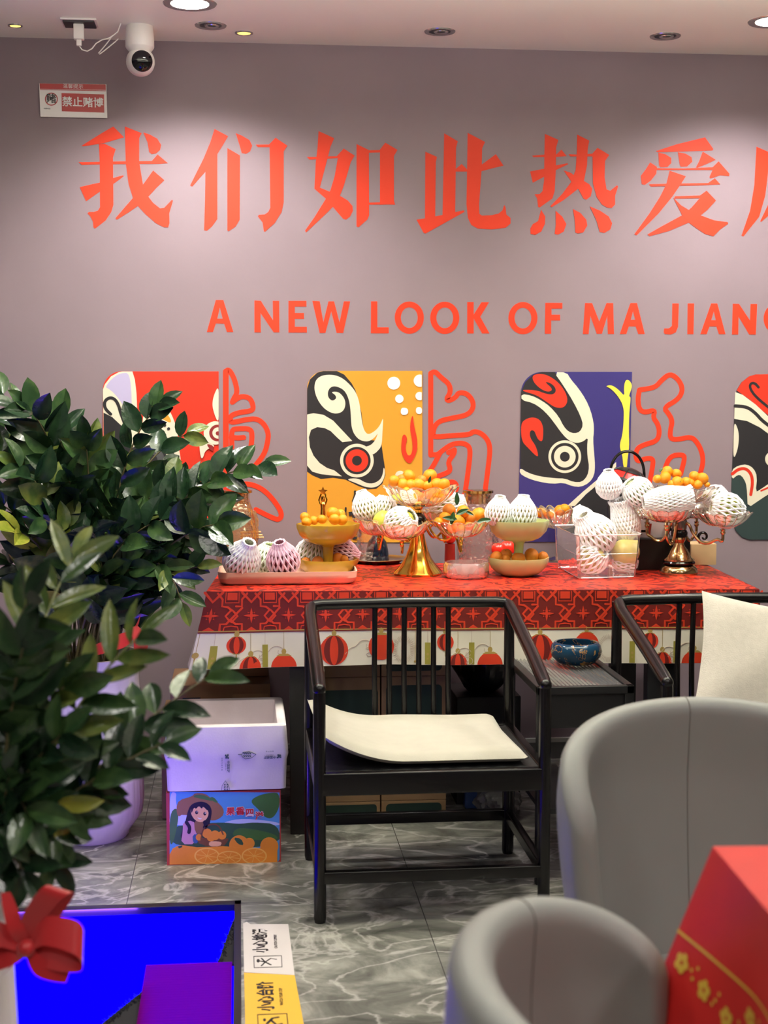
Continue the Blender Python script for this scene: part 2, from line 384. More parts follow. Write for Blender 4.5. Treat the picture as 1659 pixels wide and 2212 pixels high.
WORDS = [('A', [(g5, 'A', A1)]),
('NEW', [(g5,'N',([[(320,78),(357,80),(428,193),(426,80),(463,80),(464,262),(432,262),(355,150),(357,262),(320,262)]],())),
 (g5,'E',([[(517,80),(620,80),(620,113),(553,113),(553,150),(606,150),(606,184),(553,184),(553,230),(623,230),(623,263),(517,263)]],())),
 (g5,'W',([[(655,80),(697,82),(718,205),(748,83),(780,83),(812,205),(837,83),(873,83),(833,265),(795,265),(764,140),(730,265),(697,265)]],()))]),
('LOOK', [(g5,'L',([[(994,83),(1030,83),(1030,233),(1096,233),(1096,267),(993,267)]],())), (g5,'O',O(1215,177)), (g5,'O',O(1420,178)),
 (g5,'K',([[(1550,87),(1587,87),(1587,160),(1632,88),(1676,88),(1625,172),(1678,268),(1636,268),(1587,182),(1587,268),(1550,268)]],()))]),
('OF', [(g6,'O',O(240,180)), (g6,'F',([[(370,92),(468,92),(468,125),(405,125),(405,160),(455,160),(455,193),(403,193),(403,270),(367,270)]],()))]),
('MA', [(g6,'M',([[(600,93),(640,93),(682,200),(724,93),(762,93),(767,272),(732,272),(729,165),(697,270),(668,270),(630,165),(620,272),(587,272)]],())),
 (g6,'A',([[(862,93),(900,93),(945,272),(908,272),(893,228),(853,228),(838,272),(801,272)]],[(0,[(877,138),(864,190),(890,190)])]))]),
('JIANG', [(g6,'J',([[(1105,95),(1142,95),(1138,230),(1125,262),(1095,275),(1062,272),(1055,262),(1058,240),(1085,240),(1103,225)]],())),
 (g6,'I',([[(1194,95),(1231,95),(1227,273),(1192,273)]],())),
 (g6,'A',([[(1330,95),(1365,95),(1412,273),(1375,273),(1360,228),(1320,228),(1303,273),(1267,273)]],[(0,[(1345,140),(1330,192),(1357,192)])])),
 (g6,'N',([[(1455,97),(1490,97),(1555,195),(1558,98),(1596,98),(1588,275),(1550,275),(1488,170),(1486,275),(1450,275)]],())),
 (g6,'G',([Gc],()))])]
for w, ls in WORDS:
    q = ls[0][0](ls[0][2][0][0][0]); t = thing('wall_word', 'red painted word %s in the row of English lettering' % w if w != 'A' else 'single red painted letter A starting the English lettering', 'wall lettering', (q[0], YW, q[1]), 0, 'English words on the wall')
    for g, ch, (st, ho) in ls: glyph('letter', '', st, g, '', holes=ho, parent=t)
CREAM = mat('cream_paint', (228, 220, 198), .5, spec=.3); BLK = mat('charcoal_paint', (45, 43, 46), .5, spec=.3)
YEL = mat('ochre_paint', (214, 152, 50), .5, spec=.3); LAV = mat('lavender_paint', (187, 178, 214), .5, spec=.3); ORA = YEL
MRED = mat('mask_red_paint', (216, 56, 36), .5, spec=.3); BLUE = mat('indigo_paint', (58, 50, 118), .5, spec=.3); LEM = mat('lemon_paint', (240, 220, 80), .5, spec=.3)
GREY = mat('slate_paint', (78, 80, 82), .5); MAR = mat('maroon_paint', (140, 40, 40), .5); TEAL = mat('dark_teal_paint', (48, 64, 64), .5)
WHT = mat('white_paint', (250, 250, 245), .5)
PM = [CREAM, BLK, YEL, LAV, MRED, BLUE, LEM, GREY, MAR, TEAL, WHT]
C_, B_, Y_, L_, R_, U_, E_, G_, K_, T_, W_ = range(11)
def rrect(x0, y0, x1, y1, tl, bl, x0b=None, x1b=None):
    x0b = x0 if x0b is None else x0b; x1b = x1 if x1b is None else x1b
    p = [(x0+tl-tl*math.sin(a), y0+tl-tl*math.cos(a)) for a in [PI/2*(1-i/10) for i in range(11)]] if tl else [(x0, y0)]
    p += [(x1, y0), (x1b, y1)]
    p += [(x0b+bl-bl*math.sin(a), y1-bl+bl*math.cos(a)) for a in [PI/2*i/10 for i in range(11)]] if bl else [(x0b, y1)]
    return p
def panel(name, label, g, sc, rect, base, arts):
    b = MB(); b.poly([g(p) for p in rect], WF, 0, .004, base); t = .004
    for a in arts:
        t += .00025; kind, mi, d = a[0], a[1], a[2]
        if kind == 'p': b.poly([g(p) for p in chaikin(d, 2)], WF, .004, t, mi)
        elif kind == 'q': b.poly([g(p) for p in d], WF, .004, t, mi)
        elif kind == 'l':
            b.strip([g(p) for p in d], a[3]*sc/FPX*YW, WF, .004, t, mi)
    return tag(b.build(name, PM, smooth=0), label, 'mural panel', 'opera mask panels on the wall')
S1 = 440/1659
p1 = wmap(200, 780, S1)
panel('mask_panel', 'red mural panel with grey-ringed eye and orange teardrop, half behind the plant', p1, S1, rrect(85, 84, 1027, 1474, 150, 130), R_, [
 ('q', C_, [(85,232),(100,190),(150,125),(210,92),(240,85),(325,85),(345,150),(358,260),(365,420),(372,600),(380,900),(200,1000),(95,900)]),
 ('p', L_, [(104,212),(150,150),(205,108),(250,96),(290,96),(310,160),(320,300),(316,420),(280,420),(235,335),(175,260),(130,225)]),
 ('q', B_, [(90,420),(160,455),(240,530),(300,620),(330,800),(200,1000),(95,900)]),
 ('l', B_, [(148,432),(100,385),(97,328),(135,297),(178,305),(210,350),(232,430),(272,535)], 25),
 ('p', C_, [(512,232),(520,255),(560,310),(620,390),(660,470),(690,560),(700,680),(725,850),(700,930),(520,950),(330,920),(300,780),(400,560),(420,390),(470,320),(505,255)]),
 ('p', Y_, [(512,295),(520,315),(560,370),(640,470),(638,510),(540,455),(470,405),(465,370),(505,310)]),
 ('p', B_, [(430,620),(470,640),(490,560),(560,555),(610,620),(660,720),(695,890),(520,940),(320,910),(280,750),(390,650)]),
 ('q', B_, circ(437,549,13)), ('q', B_, circ(457,520,13)), ('q', B_, circ(500,505,13)), ('q', B_, circ(542,503,13)), ('q', B_, circ(588,522,13)), ('q', B_, circ(620,550,12)),
 ('q', C_, circ(485,805,146)), ('q', B_, circ(485,805,124)), ('q', G_, circ(485,805,102)), ('q', B_, circ(485,805,45)),
 ('p', C_, [(1027,200),(990,270),(973,350),(990,430),(1027,510),(1027,350)]),
 ('q', C_, clipx(circ(1000,585,95), 1026)), ('q', K_, clipx(circ(1018,585,68), 1026)), ('q', C_, clipx(circ(1022,585,46), 1026)), ('q', K_, clipx(circ(1020,588,17), 1026)),
 ('p', C_, [(866,640),(930,662),(1010,690),(920,720),(900,790),(880,790)]), ('p', K_, [(930,670),(990,690),(980,740),(940,700)])])
p2 = wmap(640, 780, S1)
panel('mask_panel', 'yellow mural panel with a red eye in a black and cream swirl', p2, S1, rrect(88, 80, 1026, 1475, 145, 0), Y_, [
 ('q', B_, [(88,225),(110,150),(170,95),(220,81),(330,81),(390,110),(450,180),(480,235),(500,300),(530,420),(545,540),(560,640),(690,650),(705,760),(720,860),(725,930),(700,1000),(650,1040),(580,1045),(500,1015),(400,965),(300,950),(200,960),(130,930),(88,900)]),
 ('p', C_, [(300,110),(370,135),(430,185),(480,245),(510,320),(525,420),(540,530),(562,582),(590,598),(640,570),(680,525),(705,465),(707,480),(700,600),(695,690),(660,735),(620,765),(590,740),(560,715),(540,700),(600,690),(640,650),(668,580),(640,620),(600,650),(560,655),(510,640),(470,595),(450,540),(445,470),(440,380),(425,300),(390,235),(330,205),(285,207),(258,240),(255,290),(290,328),(327,305),(318,275),(285,255),(310,248),(350,255),(390,300),(402,350),(385,405),(340,428),(290,425),(230,390),(185,335),(155,270),(145,210),(160,150),(210,115)]),
 ('q', C_, [(88,435),(140,425),(220,437),(300,485),(370,560),(455,650),(375,660),(330,620),(280,570),(230,545),(170,537),(120,560),(102,620),(110,700),(140,770),(190,830),(250,870),(310,890),(370,938),(300,932),(200,920),(130,900),(88,850)]),
 ('p', C_, [(400,960),(500,952),(560,990),(620,1000),(680,970),(705,920),(710,860),(722,890),(717,950),(685,1005),(630,1032),(560,1025),(490,995)]),
 ('q', C_, circ(493,810,137)), ('q', B_, circ(493,810,112)), ('q', R_, circ(493,810,92)), ('q', B_, circ(493,810,40)),
 ('q', W_, circ(793,180,52)), ('q', W_, clipx(circ(1005,160,50), 1020)), ('q', W_, circ(838,307,34)), ('q', W_, clipx(circ(1003,285,34), 1020)),
 ('p', W_, [(850,385),(880,378),(910,390),(908,435),(850,440)]), ('p', W_, [(973,375),(1022,375),(1022,432),(973,430)]),
 ('p', R_, [(948,430),(955,520),(985,640),(982,740),(940,822),(915,835),(880,805),(850,730),(862,605),(885,595),(903,630),(885,700),(900,765),(930,770),(948,720),(942,640),(925,560),(930,490)]),
 ('l', B_, [(478,1062),(480,1090),(462,1140)], 20), ('l', B_, [(402,1195),(398,1240),(405,1275)], 14),
 ('q', B_, [(425,1228),(478,1222),(478,1282),(455,1282),(455,1252),(430,1262)]), ('l', B_, [(515,1375),(522,1410),(495,1440),(462,1438)], 20), ('l', B_, [(455,1420),(480,1395),(500,1412)], 12),
 ('q', C_, clipx(circ(845,935,42), 1000)), ('p', B_, [(630,1140),(760,1155),(900,1165),(900,1215),(780,1190),(650,1170)]), ('p', R_, [(880,1215),(940,1205),(945,1235),(890,1235)])])
p3 = wmap(1100, 780, S1)
panel('mask_panel', 'indigo mural panel with a white-ringed eye and a yellow figure', p3, S1, rrect(97, 88, 998, 1472, 170, 0, 70, 968), U_, [
 ('q', B_, [(95,250),(130,170),(190,112),(260,90),(370,90),(560,400),(600,520),(640,620),(640,750),(645,860),(640,940),(600,985),(520,985),(450,960),(350,960),(200,930),(86,870)]),
 ('q', C_, chaikin([(362,90),(465,92),(500,150),(560,220),(620,310),(660,400),(685,500),(688,570),(680,640),(690,760),(697,850),(690,930),(650,990),(580,1025),(510,1018),(440,990),(350,1000),(230,980),(140,950),(84,915),(86,868),(150,910),(250,940),(380,955),(450,955),(520,985),(590,985),(635,935),(650,860),(635,780),(632,690),(640,620),(600,655),(550,668),(500,655),(460,625),(420,580),(370,510),(320,445),(260,385),(190,340),(98,318),(98,268),(180,280),(260,320),(330,370),(400,450),(440,530),(480,575),(530,590),(575,575),(600,520),(580,450),(520,330),(440,200)], 1)),
 ('p', R_, [(185,120),(230,103),(300,110),(370,150),(430,210),(472,290),(468,350),(430,384),(370,377),(310,337),(220,275),(108,245),(115,233),(220,237),(290,265),(350,275),(380,250),(372,210),(330,175),(285,168),(340,215),(347,240),(310,252),(250,225),(195,170)]),
 ('p', R_, [(93,510),(130,473),(190,455),(247,475),(274,530),(275,600),(267,657),(235,642),(215,600),(205,570),(180,560),(163,580),(170,630),(215,690),(237,775),(215,772),(150,705),(98,650)]),
 ('q', C_, circ(450,778,133)), ('q', B_, circ(450,778,112)), ('q', C_, circ(450,778,88)), ('q', B_, circ(450,778,40)),
 ('p', E_, [(780,205),(830,193),(890,235),(937,290),(930,220),(942,160),(965,150),(992,180),(996,215),(968,290),(988,290),(975,400),(970,560),(975,700),(960,790),(955,875),(925,865),(920,770),(893,690),(920,600),(930,480),(930,370),(880,280),(820,220)]),
 ('q', B_, [(540,1165),(740,985),(860,865),(972,865),(969,1400),(400,1400)]),
 ('q', C_, [(470,1180),(600,1062),(720,962),(867,823),(867,860),(740,985),(620,1085),(530,1180)])])
p4 = wmap(1500, 780, 159/676)
panel('mask_panel', 'dark mural panel with red top, running out of view at right', p4, 159/676, [(330,1400),(345,1480),(380,1560),(430,1615),(500,1640),(1415,1640),(1415,118),(560,122),(500,140),(430,195),(385,270),(368,400),(352,800),(335,1250)], B_, [
 ('q', R_, [(385,270),(430,195),(500,140),(560,123),(720,119),(720,530),(600,440),(500,350)]),
 ('q', C_, [(372,285),(440,310),(560,400),(720,550),(720,700),(600,610),(480,550),(362,530),(366,400)]),
 ('l', B_, [(372,412),(480,420),(560,480),(620,550),(720,620)], 32), ('l', B_, [(585,240),(550,200),(510,205),(505,250),(560,330),(720,460)], 24),
 ('p', C_, [(362,555),(395,620),(407,700),(392,820),(353,910),(356,700)]),
 ('q', T_, [(340,1080),(400,1050),(440,1060),(470,1120),(485,1340),(720,1210),(1414,1210),(1414,1639),(500,1639),(430,1613),(380,1558),(345,1478),(331,1400),(335,1250)]),
 ('q', C_, chaikin([(339,1000),(400,958),(480,948),(540,985),(572,1060),(557,1205),(600,1180),(720,1100),(720,1195),(600,1270),(485,1350),(480,1200),(470,1120),(430,1050),(390,1045),(339,1088)], 1)),
 ('l', R_, [(345,1035),(400,990),(470,985),(520,1040),(530,1120),(513,1225)], 30), ('l', R_, [(608,1190),(720,1140)], 16), ('q', C_, circ(715,900,70)), ('q', B_, circ(720,900,40))])
def outline(label, g, sc, strokes, w=41):
    b = MB()
    for i, st in enumerate(strokes):
        ww = w
        if isinstance(st, tuple): ww, st = st
        b.strip([g(p) for p in st], ww*sc/FPX*YW, WF, 0, .0012+.00008*i, 0)
    tag(b.build('outline_character', RED, smooth=0), label, 'wall lettering', 'outlined characters between the masks')
outline('red outlined character right of the red mask panel, beside the plant', p1, S1, [(46, [(1085,85),(1085,600),(1090,1055)]),
 [(1085,85),(1105,68),(1130,95),(1160,160),(1180,255),(1150,305),(1138,335)],[(1138,335),(1165,312),(1215,285),(1285,300),(1310,370),(1300,405),(1200,417),(1130,440),(1120,470),(1125,500),(1180,492),(1250,475),(1340,468),(1400,515),(1432,585),(1428,650),(1400,760),(1300,880)],
 [(1135,700),(1130,560),(1180,550),(1290,550),(1300,610),(1290,700)], [(1130,620),(1180,627),(1230,622)],
 [(1100,1015),(1200,1003),(1290,1000),(1400,1050),(1490,1150),(1545,1245),(1520,1295),(1460,1275),(1330,1210)]])
outline('red outlined character between the yellow and indigo mask panels', p2, S1, [[(1095,105),(1095,500),(1095,765)],
 [(1095,100),(1130,82),(1180,135),(1245,185),(1258,250),(1222,310),(1240,325),(1300,295),(1320,255),(1390,262),(1440,325),(1440,390),(1390,440),(1280,462),(1170,485),(1125,530),(1110,600),(1130,620),(1250,607),(1410,600),(1440,572),(1500,582),(1560,640),(1580,715),(1565,850),(1545,1000),(1530,1120)],
 [(1095,760),(1150,765),(1200,720),(1270,675),(1350,665),(1405,690),(1418,740),(1400,900),(1370,1100),(1350,1200)],
 [(1170,745),(1130,830),(1090,890)], [(1240,745),(1288,722)], [(1288,722),(1285,755),(1235,820),(1255,880),(1240,905),(1150,940)], [(1230,990),(1290,980),(1315,1040),(1260,1085)]])
outline('red outlined character between the indigo and dark mask panels', p3, S1, [
 [(1060,235),(1190,215),(1240,155),(1310,100),(1380,150),(1415,230),(1380,310),(1255,380),(1300,430),(1330,490),(1310,570),(1312,632),(1370,640),(1480,615),(1530,660),(1570,740),(1580,830),(1550,930)],
 [(1060,235),(1047,310),(1057,390),(1100,420),(1190,395),(1170,460),(1210,510),(1225,580),(1205,650),(1100,680),(1040,710),(1028,780),(1050,820),(1110,792),(1170,792),(1170,850),(1140,1000)],
 [(1265,880),(1310,770),(1420,760),(1428,800),(1395,920)]])
# ------------------------------------------------------------------ the long table and its cloth
def dep(p): return (Vector(p)-_o).dot(_f)
def mpx(p): return dep(p)/FPX                     # metres per photograph pixel at a point
TZ = .785
_A, _B = atz(446, 1275, TZ), atz(1640, 1270, TZ); TA = math.atan2(_B.y-_A.y, _B.x-_A.x); TO = Vector((_A.x, _A.y, 0)); TW, TD = (_B-_A).length, .70
TU = Vector((math.cos(TA), math.sin(TA), 0)); TV = Vector((-math.sin(TA), math.cos(TA), 0))
BLACKW = mat('black_lacquer', (13, 11, 12), .24, spec=.42)
BLACKM = mat('matt_black_wood', (24, 24, 26), .5)
t = thing('side_table', 'long black table against the wall under the red cloth', 'table', TO+TU*TW/2+TV*TD/2, TA)
b = MB(); b.box((-TW/2+.006, -TD/2+.006, .748), (TW/2-.006, TD/2-.006, .7805), bev=.004); b.build('tabletop', BLACKM, t)
for x in (-TW/2+.30, TW/2-.30):
    for y in (-TD/2+.05, TD/2-.05):
        b = MB(); b.box((x-.045, y-.03, 0), (x+.045, y+.03, .748), bev=.004); b.build('leg', BLACKM, t)
def damask():
    m = bpy.data.materials.new('red_damask'); m.use_nodes = True; nt = m.node_tree; b = nt.nodes['Principled BSDF']; N = nt.nodes.new; Lk = nt.links.new
    tc = N('ShaderNodeTexCoord'); n = N('ShaderNodeTexNoise'); n.inputs['Scale'].default_value = 11; n.inputs['Detail'].default_value = 4; n.inputs['Distortion'].default_value = 3.5
    Lk(tc.outputs['Object'], n.inputs['Vector'])
    r = N('ShaderNodeValToRGB'); e = r.color_ramp.elements; e[0].position = .49; e[0].color = (*lin((226, 56, 32)), 1); e[1].position = .53; e[1].color = (*lin((118, 24, 20)), 1)
    Lk(n.outputs[0], r.inputs[0]); Lk(r.outputs[0], b.inputs['Base Color']); b.inputs['Roughness'].default_value = .42
    return m
OR = mat('cloth_orange_red', (222, 62, 34), .45); MN = mat('cloth_maroon', (118, 30, 26), .45); CW = mat('cloth_cream', (238, 230, 216), .5)
GD = mat('cloth_gold_print', (178, 150, 84), .5); GN = mat('cloth_olive_tag', (160, 150, 62), .5); FAINT = mat('cloth_faint_print', (205, 184, 170), .5)
CM = [damask(), OR, MN, CW, GD, GN, FAINT]
DROP, RB = .234, .121
def cpos(u, s, n=0):
    s = max(0, s)
    w = (.007*math.sin(u*8+.6)+.005*math.sin(u*19))*(s/DROP)+.003
    x = u; q = max(0, 1-u/.16)
    x -= .055*q*q*(s/DROP)**1.1
    y = -w-n-.02*q*(s/DROP)
    if u > TW-.15: x += .01*(s/DROP)
    sag = .008*max(0, 1-u/.5)
    z = TZ-.004-s*(1+sag/DROP)
    p = TO+TU*x+TV*y; return Vector((p.x, p.y, z))
b = MB()
def topf(u, v):
    uu, vv = u*TW, v*TD; z = TZ+.0006*math.sin(uu*17)*math.sin(vv*23)
    if v == 0 or u == 0 or u == 1: z -= .004
    p = TO+TU*uu+TV*vv; return Vector((p.x, p.y, z))
b.grid(topf, 60, 22, 0)
for s0, s1, mi in ((0, RB, 2), (RB, DROP, 3)):
    b.grid(lambda u, v, a=s0, c=s1: cpos(u*TW, a+(c-a)*v), 90, 8, mi)
def side(u0, sg):
    for s0, s1, mi in ((0, RB, 2), (RB, DROP, 3)):
        def fn(v, q, a=s0, c=s1):
            s = a+(c-a)*q; d = TD*v; k = .055+.015*math.sin(v*9) if sg < 0 else .012
            p0 = TO+TU*(u0+sg*(k*(s/DROP)**1.1))+TV*(d-.02*(1-v)**4*(s/DROP)-.003*(1-v)); return Vector((p0.x, p0.y, TZ-.004-s*(1.03 if sg < 0 else 1)))
        b.grid(fn, 30, 8, mi)
side(0, -1); side(TW, 1)
mo = MB(); FR2 = ((0, 0, 0), (1, 0, 0), (0, 1, 0), (0, 0, 1))
MT = [0]; KP = 1/mpx((*(TO+TU*.9).xy, .7))
def mp(pts, mi): MT[0] = (MT[0]+1) % 40; mo.poly(pts, FR2, .0002, .0012+MT[0]*.00001, mi)
def ml(pts, w, mi, sm=0, cl=False): MT[0] = (MT[0]+1) % 40; mo.strip(pts, w, FR2, .0002, .0011+MT[0]*.00001, mi, sm, cl)
P = .1152
for k in range(-1, 16):
    c = .024+P*k
    def q(pts): return [(c+a, s) for a, s in pts]
    def ok(a): return .0 < c+a < TW
    if not (0.012 < c-.0 < TW-.012): continue
    st = []
    for i in range(16):
        a = 2*PI*i/16; r = (.0235 if i % 4 == 0 else (.016 if i % 2 == 0 else .0095)); st.append((r*math.cos(a), .073+r*math.sin(a)))
    mp(q(st), 1)
    for i in range(4):
        a = PI/4+PI/2*i; mp([(x, y) for x, y in circ(c+.009*math.cos(a), .073+.009*math.sin(a), .0032, n=8)], 2)
    ml(q([(-.028, .003), (0, .032), (.028, .003)]), .008, 1)
    mp(q([(-.017, .119), (0, .107), (.017, .119)]), 1)
    if .09+c > TW: continue
    h = P/2
    ml(q([(h-.017, .074), (h, .054), (h+.006, .061), (h+.017, .074), (h, .093), (h-.006, .087)]), .0062, 1, 0, True)
    ml(q([(h-.03, .118), (h-.03, .098), (h-.014, .098), (h+.03, .05)]), .0062, 1)
    ml(q([(h-.045, .006), (h-.029, .024), (h-.029, .045), (h-.012, .047), (h, .057)]), .0062, 1)
    ml(q([(h+.045, .006), (h+.029, .024), (h+.029, .045), (h+.012, .045)]), .0062, 1)
    ml(q([(h+.03, .118), (h+.03, .098), (h+.012, .098), (h, .088)]), .0062, 1)
    mp(q([(h-.015, .004), (h+.015, .004), (h+.015, .026), (h-.015, .026)]), 1)
    ml(q([(h, .006), (h, .024)]), .003, 2); ml(q([(h-.011, .014), (h+.011, .014)]), .003, 2)
    ml(q([(h-.02, .004), (h-.02, .034), (h+.02, .034), (h+.02, .004)]), .003, 1)
    ml(q([(h-.02, .117), (h-.018, .107), (h, .104), (h+.018, .107), (h+.02, .117)]), .0032, 1)
n_ = 60
for i in range(n_): 
    u0, u1 = TW*i/n_, TW*(i+1)/n_; mp([(u0, RB-.003), (u1, RB-.003), (u1, RB), (u0, RB)], 4)
    mp([(u0, RB), (u1, RB), (u1, RB+.004), (u0, RB+.004)], 2)
def half(pts):
    q = []
    for i in range(len(pts)):
        a, c = pts[i], pts[(i+1) % len(pts)]; m = DROP-.0008; ia, ic = a[1] <= m, c[1] <= m
        if ia: q.append(a)
        if ia != ic: tt = (m-a[1])/(c[1]-a[1]); q.append((a[0]+(c[0]-a[0])*tt, m))
    return q
def lantern(x, y, rx, ry):
    if not rx < x < TW-rx: return
    E_ = lambda r0: half([(x+r0*math.cos(2*PI*i/28), y+ry*math.sin(2*PI*i/28)) for i in range(28)])
    mp(E_(rx), 1); mp(E_(rx*.72), 2); mp(E_(rx*.66), 2); mp(E_(rx*.30), 1)
    ml([(x, RB+.006), (x, y-ry-.018)], .0012, 4)
    mp([(x-rx*.6, y-ry*.86), (x+rx*.6, y-ry*.86), (x+rx*.3, y-ry*1.03), (x-rx*.3, y-ry*1.03)], 4)
    mp(circ(x, y-ry-.008, .0075, .009, 10), 4)
    if y+ry+.02 < DROP: mp([(x-rx*.4, y+ry*.92), (x+rx*.4, y+ry*.92), (x+rx*.25, y+ry*1.06), (x-rx*.25, y+ry*1.06)], 4); ml([(x, y+ry), (x, y+ry+.018)], .003, 4)
def tagp(x):
    if .01 < x < TW-.01:
        ml([(x, RB+.006), (x, .165)], .001, 6); mp([(x-.0085, .163), (x+.0085, .163), (x+.0085, DROP-.002), (x-.0085, DROP-.002)], 5)
        mp(circ(x, .2, .004, n=8), 4); mp(circ(x, .214, .003, n=8), 4)
def cloud(x, y):
    if .06 < x < TW-.08:
        ml([(x-.045, y+.02), (x-.03, y+.0), (x-.01, y-.004), (x+.0, y-.02), (x+.02, y-.026), (x+.04, y-.012), (x+.034, y+.002), (x+.02, y), (x+.022, y-.01)], .0016, 6, 2)
        ml([(x+.02, y+.004), (x+.04, y+.008), (x+.044, y+.022), (x+.03, y+.03), (x+.02, y+.022), (x+.03, y+.016)], .0016, 6, 2)
for k in range(-1, 3):
    o = lambda px: (px+445*k-447)/KP
    sy = lambda y: (y-1352)/KP+.12
    cloud(o(775), sy(1392)); cloud(o(1030), sy(1402)); cloud(o(545), sy(1410))
    lantern(o(720), sy(1397), .044, .046); lantern(o(822), sy(1391), .04, .043)
    if o(870) > .03 and o(870) < TW-.04:
        for i in range(40):
            a = 2*PI*i/40; ml([(o(870)+.022*math.cos(a), sy(1397)+.03*math.sin(a)), (o(870)+.034*math.cos(a), sy(1397)+.044*math.sin(a))], .0009, 6)
    if .01 < o(895) < TW-.02: ml([(o(895), RB+.006), (o(895), DROP-.012)], .0014, 4); mp(circ(o(895), DROP-.01, .004, n=8), 4)
    tagp(o(922)); lantern(o(960), sy(1381), .026, .026); lantern(o(987), sy(1429), .03, .034); tagp(o(1017)); lantern(o(1057), sy(1432), .04, .042)
lantern(.018-.012, .2, .001, .001)
o0 = len(b.v)
b.v += [cpos(p.x, p.y, p.z) for p in mo.v]; b.f += [[i+o0 for i in f] for f in mo.f]; b.m += mo.m
tag(b.build('tablecloth', CM, smooth=50), 'red cloth with lantern border draped over the long table at the wall', 'tablecloth')
# ------------------------------------------------------------------ fruit, nets, glass
NETW = mat('white_foam_net', (250, 250, 252), .55); NETP = mat('pink_foam_net', (240, 205, 222), .55); NETG = mat('pale_green_foam_net', (232, 240, 220), .55)
PEAR = mat('yellow_green_pear', (206, 208, 84), .4, var=.12, vscale=30); APPLE = mat('dark_red_apple', (138, 52, 58), .35, var=.25, vscale=25)
PALE = mat('pale_green_fruit', (196, 206, 140), .45, var=.15, vscale=25); YPEAR = mat('yellow_pear', (226, 208, 120), .4, var=.12, vscale=20)
ORG = mat('orange_peel', (245, 150, 12), .38, bump=.35, bscale=700, var=.1, vscale=14); ORG2 = mat('ripe_orange_peel', (222, 128, 30), .4, bump=.35, bscale=700, var=.18, vscale=20)
STEMG = mat('fruit_calyx', (96, 104, 42), .6); TWIG = mat('dark_twig', (46, 38, 28), .6)
LEAFM = mat('citrus_leaf', (44, 78, 40), .35)
def net_prof(style):
    if style == 'ball': return [(-.98, .36), (-.9, .55), (-.7, .8), (-.35, 1.02), (0, 1.07), (.35, 1.02), (.7, .8), (.92, .55), (1.02, .48)]
    if style == 'cup': return [(-.95, .4), (-.75, .72), (-.35, 1.02), (0, 1.08), (.4, 1.0), (.75, .83), (1.05, .6), (1.3, .4), (1.48, .34)]
    return [(-1.6, .5), (-1.3, .66), (-.9, .84), (-.4, .96), (0, 1.0), (.5, .95), (1, .86), (1.4, .8), (1.8, .86)]
def foam_net(R, style, ns=17, w=.0027):
    ns += 4
    b = MB(); pr = net_prof(style); L = len(pr); sub = 3
    pts = []
    for i in range(L-1):
        for j in range(sub):
            a = j/sub; pts.append((lerp(pr[i][0], pr[i+1][0], a)*R, lerp(pr[i][1], pr[i+1][1], a)*R))
    pts.append((pr[-1][0]*R, pr[-1][1]*R))
    K = len(pts); tw = 1.15 if style != 'sleeve' else 1.5
    for d in (1, -1):
        for s in range(ns):
            pl = []
            for i, (z, r) in enumerate(pts):
                a = 2*PI*s/ns+d*tw*i/K; e = 1+(.06*math.sin(5*a+s) if i > K-3 else 0)
                pl.append((r*e*math.cos(a), r*e*math.sin(a), z))
            b.tube(pl, w, 4, cap=True)
    return b
FB = {}
def fruit_mesh(R, shape):
    b = MB()
    def fn(p):
        r = 1
        if shape == 'pear': r = 1-.28*max(0, p.z)**1.3
        if shape == 'apple':
            q = math.hypot(p.x, p.y); p = Vector((p.x, p.y, p.z*.9-(.22*max(0, .35-q)*(1 if p.z > 0 else -1.))))
        return Vector((p.x*r, p.y*r, p.z))
    b.ball((0, 0, 0), R, 0, None, 24, 16, fn)
    return b
def axis_rot(ax):
    return Vector((0, 0, 1)).rotation_difference(Vector(ax).normalized()).to_euler()
NETG_CACHE = {}
def wrapped(cx, cy, Rpx, Y, ax, fmat, nmat, style, label, name='wrapped_pear', cat='fruit', shape='pear', ns=17, inner=True):
    p = aty(cx, cy, Y); R = Rpx*mpx(p); p.z = max(p.z, TZ+.006+R)
    t = thing(name, label, cat, p, 0, 'fruit wrapped in foam nets'); t.rotation_euler = axis_rot(ax)
    if inner: fruit_mesh(R*.97, shape).build('fruit', fmat, t)
    foam_net(R, style, ns, max(.0026, R*.08)).build('foam_net', nmat, t, smooth=60)
    return t
_om = {}
def orange_proto():
    b = MB(); b.ball((0, 0, 0), 1, 0, None, 24, 14, lambda p: Vector((p.x, p.y, p.z*.9-(.12*max(0, .3-math.hypot(p.x, p.y)) if p.z > 0 else 0)))); return b
OPROTO = None
def oranges(lst, ox, oy, s, Yc, label, group, m=None, name='small_orange', dy=None):
    global OPROTO
    my = sum(q[1] for q in lst)/len(lst)
    for i, (x, y, r) in enumerate(lst):
        px, py = ox+x*s, oy+y*s
        Y = Yc+(-(y-my)*s*.0011)+random.uniform(-.012, .012)
        p = aty(px, py, Y); R = r*s*mpx(p)*1.1
        mm = m or (ORG if random.random() < .8 else ORG2); key = mm.name
        if key not in _om:
            t = thing(name, label, 'orange', p, 0, group); orange_proto().build('peel', mm, t)
            q = MB(); q.lathe([(.0001, .83), (.1, .83), (.12, .86), (.04, .89), (.0001, .9)], 8); q.build('calyx', STEMG, t); _om[key] = t
        else:
            t = dup(_om[key], p, None, label, group)
        t.name = name; t.scale = (R, R, R)
        t.rotation_euler = (random.uniform(-1.2, 1.2), random.uniform(-1.2, 1.2), random.uniform(0, 6))
